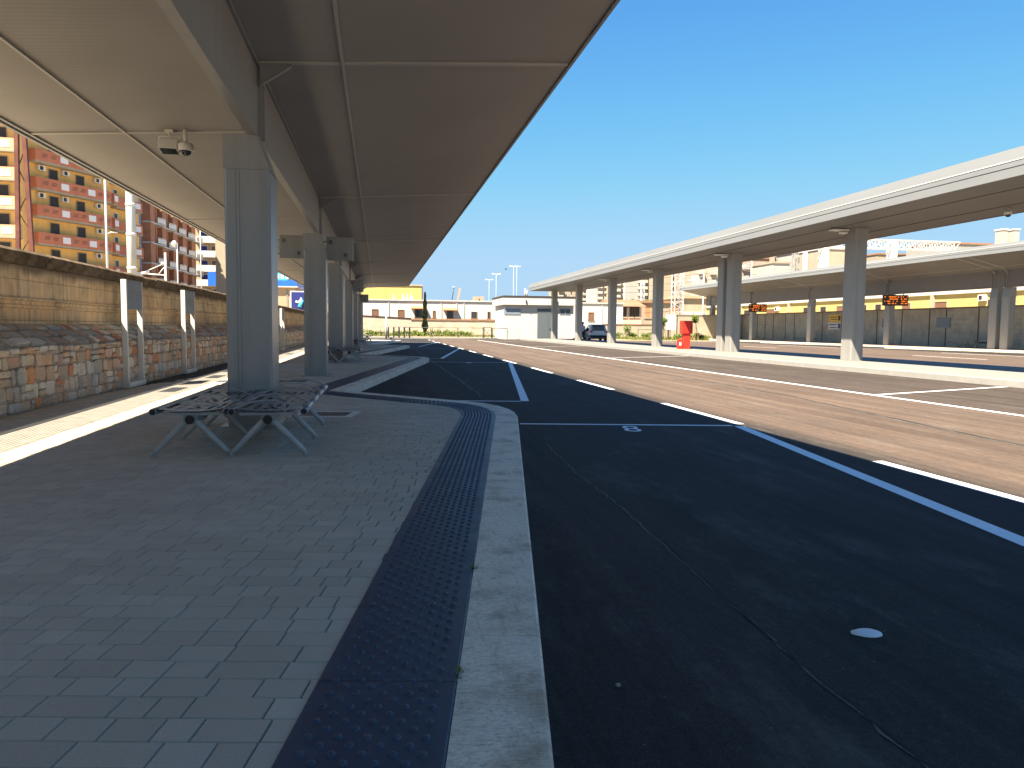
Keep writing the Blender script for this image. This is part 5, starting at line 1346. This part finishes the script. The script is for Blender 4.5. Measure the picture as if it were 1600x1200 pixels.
# far apartment blocks beyond the railway
def block(label, x0, x1, ytop, Y, mats, floors, bays, depth=14, bal=None, roof=True, win=True):
    a, b = at(x0, 480, Y), at(x1, ytop, Y); t = thing('apartment_block', label, 'apartment block', (a.x, Y, 0), 0, 'apartment blocks beyond the railway')
    w, h = b.x - a.x, b.z
    g = MB(); g.box(0, w, 0, depth, -.3, h); g.build('wall', M[mats[0]], t)
    g = MB(); g.box(-.3, w + .3, -.35, depth + .3, h + .002, h + .5); g.build('roof_edge', M[mats[1]], t)
    fh = (h - 4.0) / floors; proto = pb = None
    for f in range(floors):
        for i in range(bays):
            x = w * (i + .5) / bays; z = 4.2 + f * fh
            if not win: continue
            if proto is None: proto = win_part(t, 'window', (0, 0), (w, 0), x, z, w / bays * .50, fh * .6, M['white'], shutter=M['shutter'] if len(mats) < 3 else M[mats[2]], sill=False); px, pz = x, z
            else: dup_part(proto, (x - px, 0, z - pz), t)
        if bal:
            for u in bal:
                z = 4.0 + f * fh
                if pb is None: pb = balcony_part(t, (0, 0), (w, 0), w * u[0], w * u[1], z, 1.4, fh * .36, M['far_white'], M['far_white']); bz_, bu = z, u
                elif u[1] - u[0] - (bu[1] - bu[0]) < .001: dup_part(pb, (w * (u[0] - bu[0]), 0, z - bz_), t)
    if roof:
        g = MB(); rr = random.Random(int(x0)); 
        for i in range(3): x = rr.uniform(.05, .8) * w; g.box(x, x + w * .1, 2, 5, h + .502, h + rr.uniform(1.2, 3))
        g.build('roof_hut', M[mats[1]], t)
    return t
block('cream far apartment block just right of the service building roof', 868, 906, 446, 330, ('far_cream', 'far_white'), 6, 10, bal=((.1, .3), (.6, .8)))
block('pink far apartment block left of the third middle column', 907, 932, 428, 300, ('far_pink', 'far_cream'), 9, 7, bal=((.1, .4), (.55, .85)))
block('white far apartment block with many balconies left of the fourth middle column', 931, 962, 424, 280, ('far_white', 'far_cream'), 9, 9, bal=((.05, .3), (.4, .65), (.72, .97)))
block('broad cream far apartment block above the orange tiled house', 958, 997, 418, 270, ('far_cream', 'far_grey'), 9, 10, bal=((.05, .25), (.4, .6), (.75, .95)))
block('tan far apartment block above the trees left of the fourth middle column', 994, 1034, 412, 255, ('far_grey', 'far_cream', 'brown'), 9, 10, bal=((.05, .4), (.6, .95)))
block('blank pale yellow far block right of the fourth middle column', 1036, 1052, 412, 240, ('far_cream', 'far_white'), 3, 2, roof=False, win=False)
block('tan far block with tall windows right of the pale lattice mast', 1062, 1088, 405, 235, ('far_pink', 'far_cream', 'brown'), 7, 6, bal=((.1, .4), (.6, .9)))
block('long cream far block with orange roof edge left of the paired middle columns', 1086, 1124, 414, 225, ('far_cream', 'roof_tile', 'brown'), 6, 10, bal=((.1, .3), (.6, .8)))
block('grey white far block behind the paired middle columns', 1118, 1160, 410, 230, ('far_grey', 'far_white'), 6, 11, bal=((.1, .3), (.55, .75)))
block('red brick coloured far block right of the paired middle columns', 1154, 1205, 405, 245, ('far_pink', 'roof_tile', 'brown'), 6, 12, bal=((.05, .25), (.5, .7)))
block('tall cream far block with orange top above the red coloured block', 1176, 1216, 386, 320, ('far_cream', 'roof_tile'), 8, 6)
block('small white far house left of the grey lattice mast', 1206, 1234, 412, 215, ('far_white', 'far_cream'), 5, 7, bal=((.1, .4), (.6, .9)))
block('white far block with green shutters between the lattice mast and the gantry leg', 1243, 1286, 396, 240, ('far_white', 'far_cream', 'leaf_dark'), 6, 8, bal=((.1, .4), (.6, .9)))
block('blank cream far block under the white gantry', 1284, 1322, 390, 220, ('cream', 'whitewall'), 2, 2, roof=False, win=False)
block('low tan far roof right of the gantry leg', 1368, 1420, 399, 230, ('far_cream', 'roof_tile'), 3, 8, roof=False)
block('long low far roof at the right end of the gantry', 1460, 1550, 383, 210, ('far_grey', 'roof_tile'), 3, 12, roof=False)
for x, w, lb in ((1557, 9.5, 'left pale boxy chimney above the far canopy near the right edge'), (1575, 10, 'right pale boxy chimney above the far canopy near the right edge')):
    a, b = at(x, 400, 210), at(x + w, 361, 210)
    t = thing('chimney_stack', lb, 'chimney', (a.x, 208, 0), 0, 'pale boxy chimneys')
    g = MB(); g.box(0, b.x - a.x, 0, 3, 0, b.z); g.build('shaft', M['far_white'], t)
    g = MB(); g.box(-.2, b.x - a.x + .2, -.2, 3.2, b.z + .002, b.z + .5); g.build('cap', M['whitewall'], t)
# overhead line poles and wires between the station and the far blocks
for x, ytop, Yq, lb in ((918, 442, 125, 'slim pale catenary mast between the second and third middle columns'), (975, 432, 118, 'slim pale catenary mast above the orange tiled house'), (1022, 424, 130, 'slim pale catenary mast right of the fourth middle column'), (1098, 428, 112, 'slim pale catenary mast just left of the paired middle columns'), (1172, 408, 140, 'slim pale catenary mast right of the paired middle columns')):
    p = at(x, 490, Yq); z = at(x, ytop, Yq).z; t = thing('catenary_mast', lb, 'mast', (p.x, Yq, -.3), 0, 'slim catenary masts')
    g = MB(); g.tube([(0, 0, 0), (0, 0, z + .3)], .13, 8, r1=.10); g.build('post', M['galv'], t)
    g = MB(); g.tube([(0, 0, z - .9), (-2.6, 0, z - .7)], .05, 6); g.tube([(0, 0, z), (-2.4, 0, z - .72)], .035, 6); g.tube([(-1.6, 0, z - .78), (-1.6, 0, z - 1.5), (-.1, 0, z - 1.7)], .03, 6); g.build('arm', M['galv'], t)
for i, (ya, yb, Yq, lb) in enumerate(((436, 404, 120, 'topmost thin overhead wire crossing behind the middle columns'), (444, 416, 120, 'second thin overhead wire from the top behind the middle columns'), (452, 428, 116, 'third thin overhead wire from the top behind the middle columns'), (460, 441, 116, 'lowest thin overhead wire crossing behind the middle columns'))):
    a, b = at(905, ya, Yq), at(1185, yb, Yq); g = MB()
    g.tube([a.lerp(b, f / 12) - Vector((0, 0, .35 * math.sin(math.pi * f / 12))) for f in range(13)], .022, 5); tag(g.build('overhead_wire', M['metal_dark'], None), lb, 'wire', 'overhead railway wires')
# trees before the far blocks
def crown_tree(label, x, Y, zc, rx, rz, seed):
    p = at(x, 480, Y); t = thing('tree', label, 'tree', (p.x, Y, -.3), 0, 'trees before the far blocks'); r = random.Random(seed)
    g = MB(); g.tube([(0, 0, 0), (.1, 0, zc * .6), (0, 0, zc)], .22, 8, r1=.09)
    for i in range(5): a = r.uniform(0, 6.28); g.tube([(0, 0, zc * .55), (rx * .6 * math.cos(a), rx * .6 * math.sin(a), zc + rz * .2)], .08, 6, r1=.03)
    g.build('trunk', M['bark'], t)
    g = MB()
    for i in range(14): a = r.uniform(0, 6.28); q = rx * r.uniform(.1, .75); leaves(g, (q * math.cos(a), q * math.sin(a), zc + r.uniform(-.5, .6) * rz), (rx * .42, rx * .42, rz * .42), 60, .28, r)
    g.build('crown', M['leaf_dark'], t)
for i, (x, lb) in enumerate(((966, 'left dark green tree above the orange tiled house'), (978, 'middle green tree above the orange tiled house'), (990, 'right green tree above the orange tiled house'), (1000, 'green tree above the pale lattice mast between the third and fourth columns'), (1012, 'green tree touching the left side of the fourth middle column'))):
    crown_tree(lb, x, 135 + i * 4, at(x, 474, 135 + i * 4).z, 1.5, 1.1, i + 20)
crown_tree('dark green bush tree directly behind the third middle column', 944, 105, 2.2, 1.0, 1.0, 33)
# high masts and small things against the sky
def highmast(label, x, ytop, Y, arms=1):
    p = at(x, 470, Y); z = at(x, ytop, Y).z; t = thing('light_mast', label, 'light mast', (p.x, Y, -.3), 0, 'tall light masts on the skyline')
    g = MB(); g.tube([(0, 0, 0), (0, 0, z)], .085, 8, r1=.06); g.build('shaft', M['greywall'], t)
    g = MB()
    for s in (-1, 1): g.box(min(s * .5, s * 1.7), max(s * .5, s * 1.7), -.3, .3, z - .05, z + .22)
    g.bar((-1, 0, z), (1, 0, z), .09); g.build('lamp_head', M['white'], t)
highmast('tallest pale light mast left of the middle canopy end', 802, 415, 300); highmast('pale light mast close right of the tallest one', 807, 415.5, 330)
highmast('pale light mast above the left end of the service building', 775, 427, 300); highmast('short pale light mast above the long white building', 764, 436, 330)
t = thing('bird', 'dark bird in flight against the sky left of the tallest light mast', 'bird', at(790.5, 420.5, 150))
g = MB(); g.lathe([(.01, -.22), (.06, -.1), (.075, .02), (.05, .12), (.03, .18)], k=10); g.build('body', M['black'], t)
for s in (-1, 1):
    g = MB(); g.prism_y([(0, .0), (s * .16, .10), (s * .26, .02), (s * .14, -.05), (0, -.08)][::s], -.012, .012); g.build('wing', M['black'], t)
for x0, x1, y0_, y1_, Y, lb in ((706, 709.5, 470, 449, 108, 'slanted dark antenna pole on the long white building'),):
    a, b = at(x0, y0_, Y), at(x1, y1_, Y); t = thing('antenna', lb, 'antenna', a); v = b - a
    g = MB(); g.tube([(0, 0, 0), tuple(v)], .06, 8); g.build('pole', M['metal_dark'], t)
    g = MB(); g.lathe([(.02, -.1), (.28, .05), (.30, .1), (.02, .12)][::1], tuple(v), 12); g.build('dish', M['greywall'], t)
a = at(715, 470, 125); t = thing('crane_jib', 'short pale orange crane jib rising above the long white building', 'crane', (a.x, 125, 0))
g = MB(); b = at(719, 450, 125); g.bar((0, 0, 0), (.05, 0, a.z), .35); g.build('tower', M['tan'], t)
g = MB(); g.bar((.0, 0, a.z), (b.x - a.x, 0, b.z), .3); g.build('jib', M['tan'], t)
for i, (xx, lb, hh) in enumerate(((614.5, 'small roof vent left on the long white building', .35), (630, 'grey roof vent before the yellow hall', .45), (637, 'low roof vent before the yellow hall', .4), (643, 'rounded roof vent right before the yellow hall', .5))):
    p = at(xx, 466, 104); zt_ = at(700, 471, 102).z + .16
    g = MB(); g.box(-.18, .18, -.2, .2, 0, hh); g.tube([(0, 0, hh), (0, 0, hh + .35)], .10, 8); tag(g.build('roof_vent', M['greywall'], None, (p.x, 104, zt_)), lb, 'roof vent', 'roof vents on the long white building')
for xx, lb in ((745, 'pale roof hut left on the skyline of the long white building'), (753, 'pale roof hut beside the service building on the skyline')):
    a, b = at(xx - 3, 468, 120), at(xx + 3, 463, 120); g = MB(); g.box(0, b.x - a.x, 0, 3, 0, b.z); tag(g.build('roof_hut', M['cream'], None, (a.x, 120, 0)), lb, 'roof hut')
# ------------------------------------------------------------------ light
SUN = Vector((-.525, -.48, 1)).normalized()
l = bpy.data.lights.new('sun', 'SUN'); l.energy = 5.0; l.angle = R(.53); l.color = (1.0, .86, .66)
o = bpy.data.objects.new('sun', l); C.objects.link(o); o.rotation_euler = SUN.to_track_quat('Z', 'Y').to_euler(); o.location = (-10, -10, 30)
w = bpy.data.worlds.new('World'); SC.world = w; w.use_nodes = True; nt = w.node_tree
sky = nt.nodes.new('ShaderNodeTexSky'); sky.sky_type = 'NISHITA'; sky.sun_disc = False
sky.sun_elevation = math.asin(SUN.z); sky.sun_rotation = math.atan2(SUN.x, SUN.y)
sky.air_density = .45; sky.dust_density = 0; sky.ozone_density = 4.0
hs = nt.nodes.new('ShaderNodeHueSaturation'); hs.inputs['Saturation'].default_value = 1.19
nt.links.new(sky.outputs[0], hs.inputs['Color']); sp = nt.nodes.new('ShaderNodeSeparateColor'); cbn = nt.nodes.new('ShaderNodeCombineColor'); nt.links.new(hs.outputs[0], sp.inputs[0])
for i, mx in enumerate((.47, .71, .95)):          # the bright horizon band rolls off gently
    def mth(op, a, b):
        n = nt.nodes.new('ShaderNodeMath'); n.operation = op
        for j, v in enumerate((a, b)):
            if hasattr(v, 'is_output'): nt.links.new(v, n.inputs[j])
            else: n.inputs[j].default_value = v
        return n.outputs[0]
    c = sp.outputs[i]; k = mx / (.118 * 2 ** 2.0)
    q = mth('POWER', mth('ADD', mth('POWER', mth('DIVIDE', c, k), 4.0), 1.0), -.25)
    nt.links.new(mth('MULTIPLY', c, q), cbn.inputs[i])
nt.links.new(cbn.outputs[0], nt.nodes['Background'].inputs[0]); nt.nodes['Background'].inputs[1].default_value = .118
vs = SC.view_settings; vs.view_transform = 'Standard'; vs.look = 'None'; vs.gamma = 1; vs.exposure = 2.0; vs.use_curve_mapping = False
SC.cycles.max_bounces = 8; SC.cycles.diffuse_bounces = 5
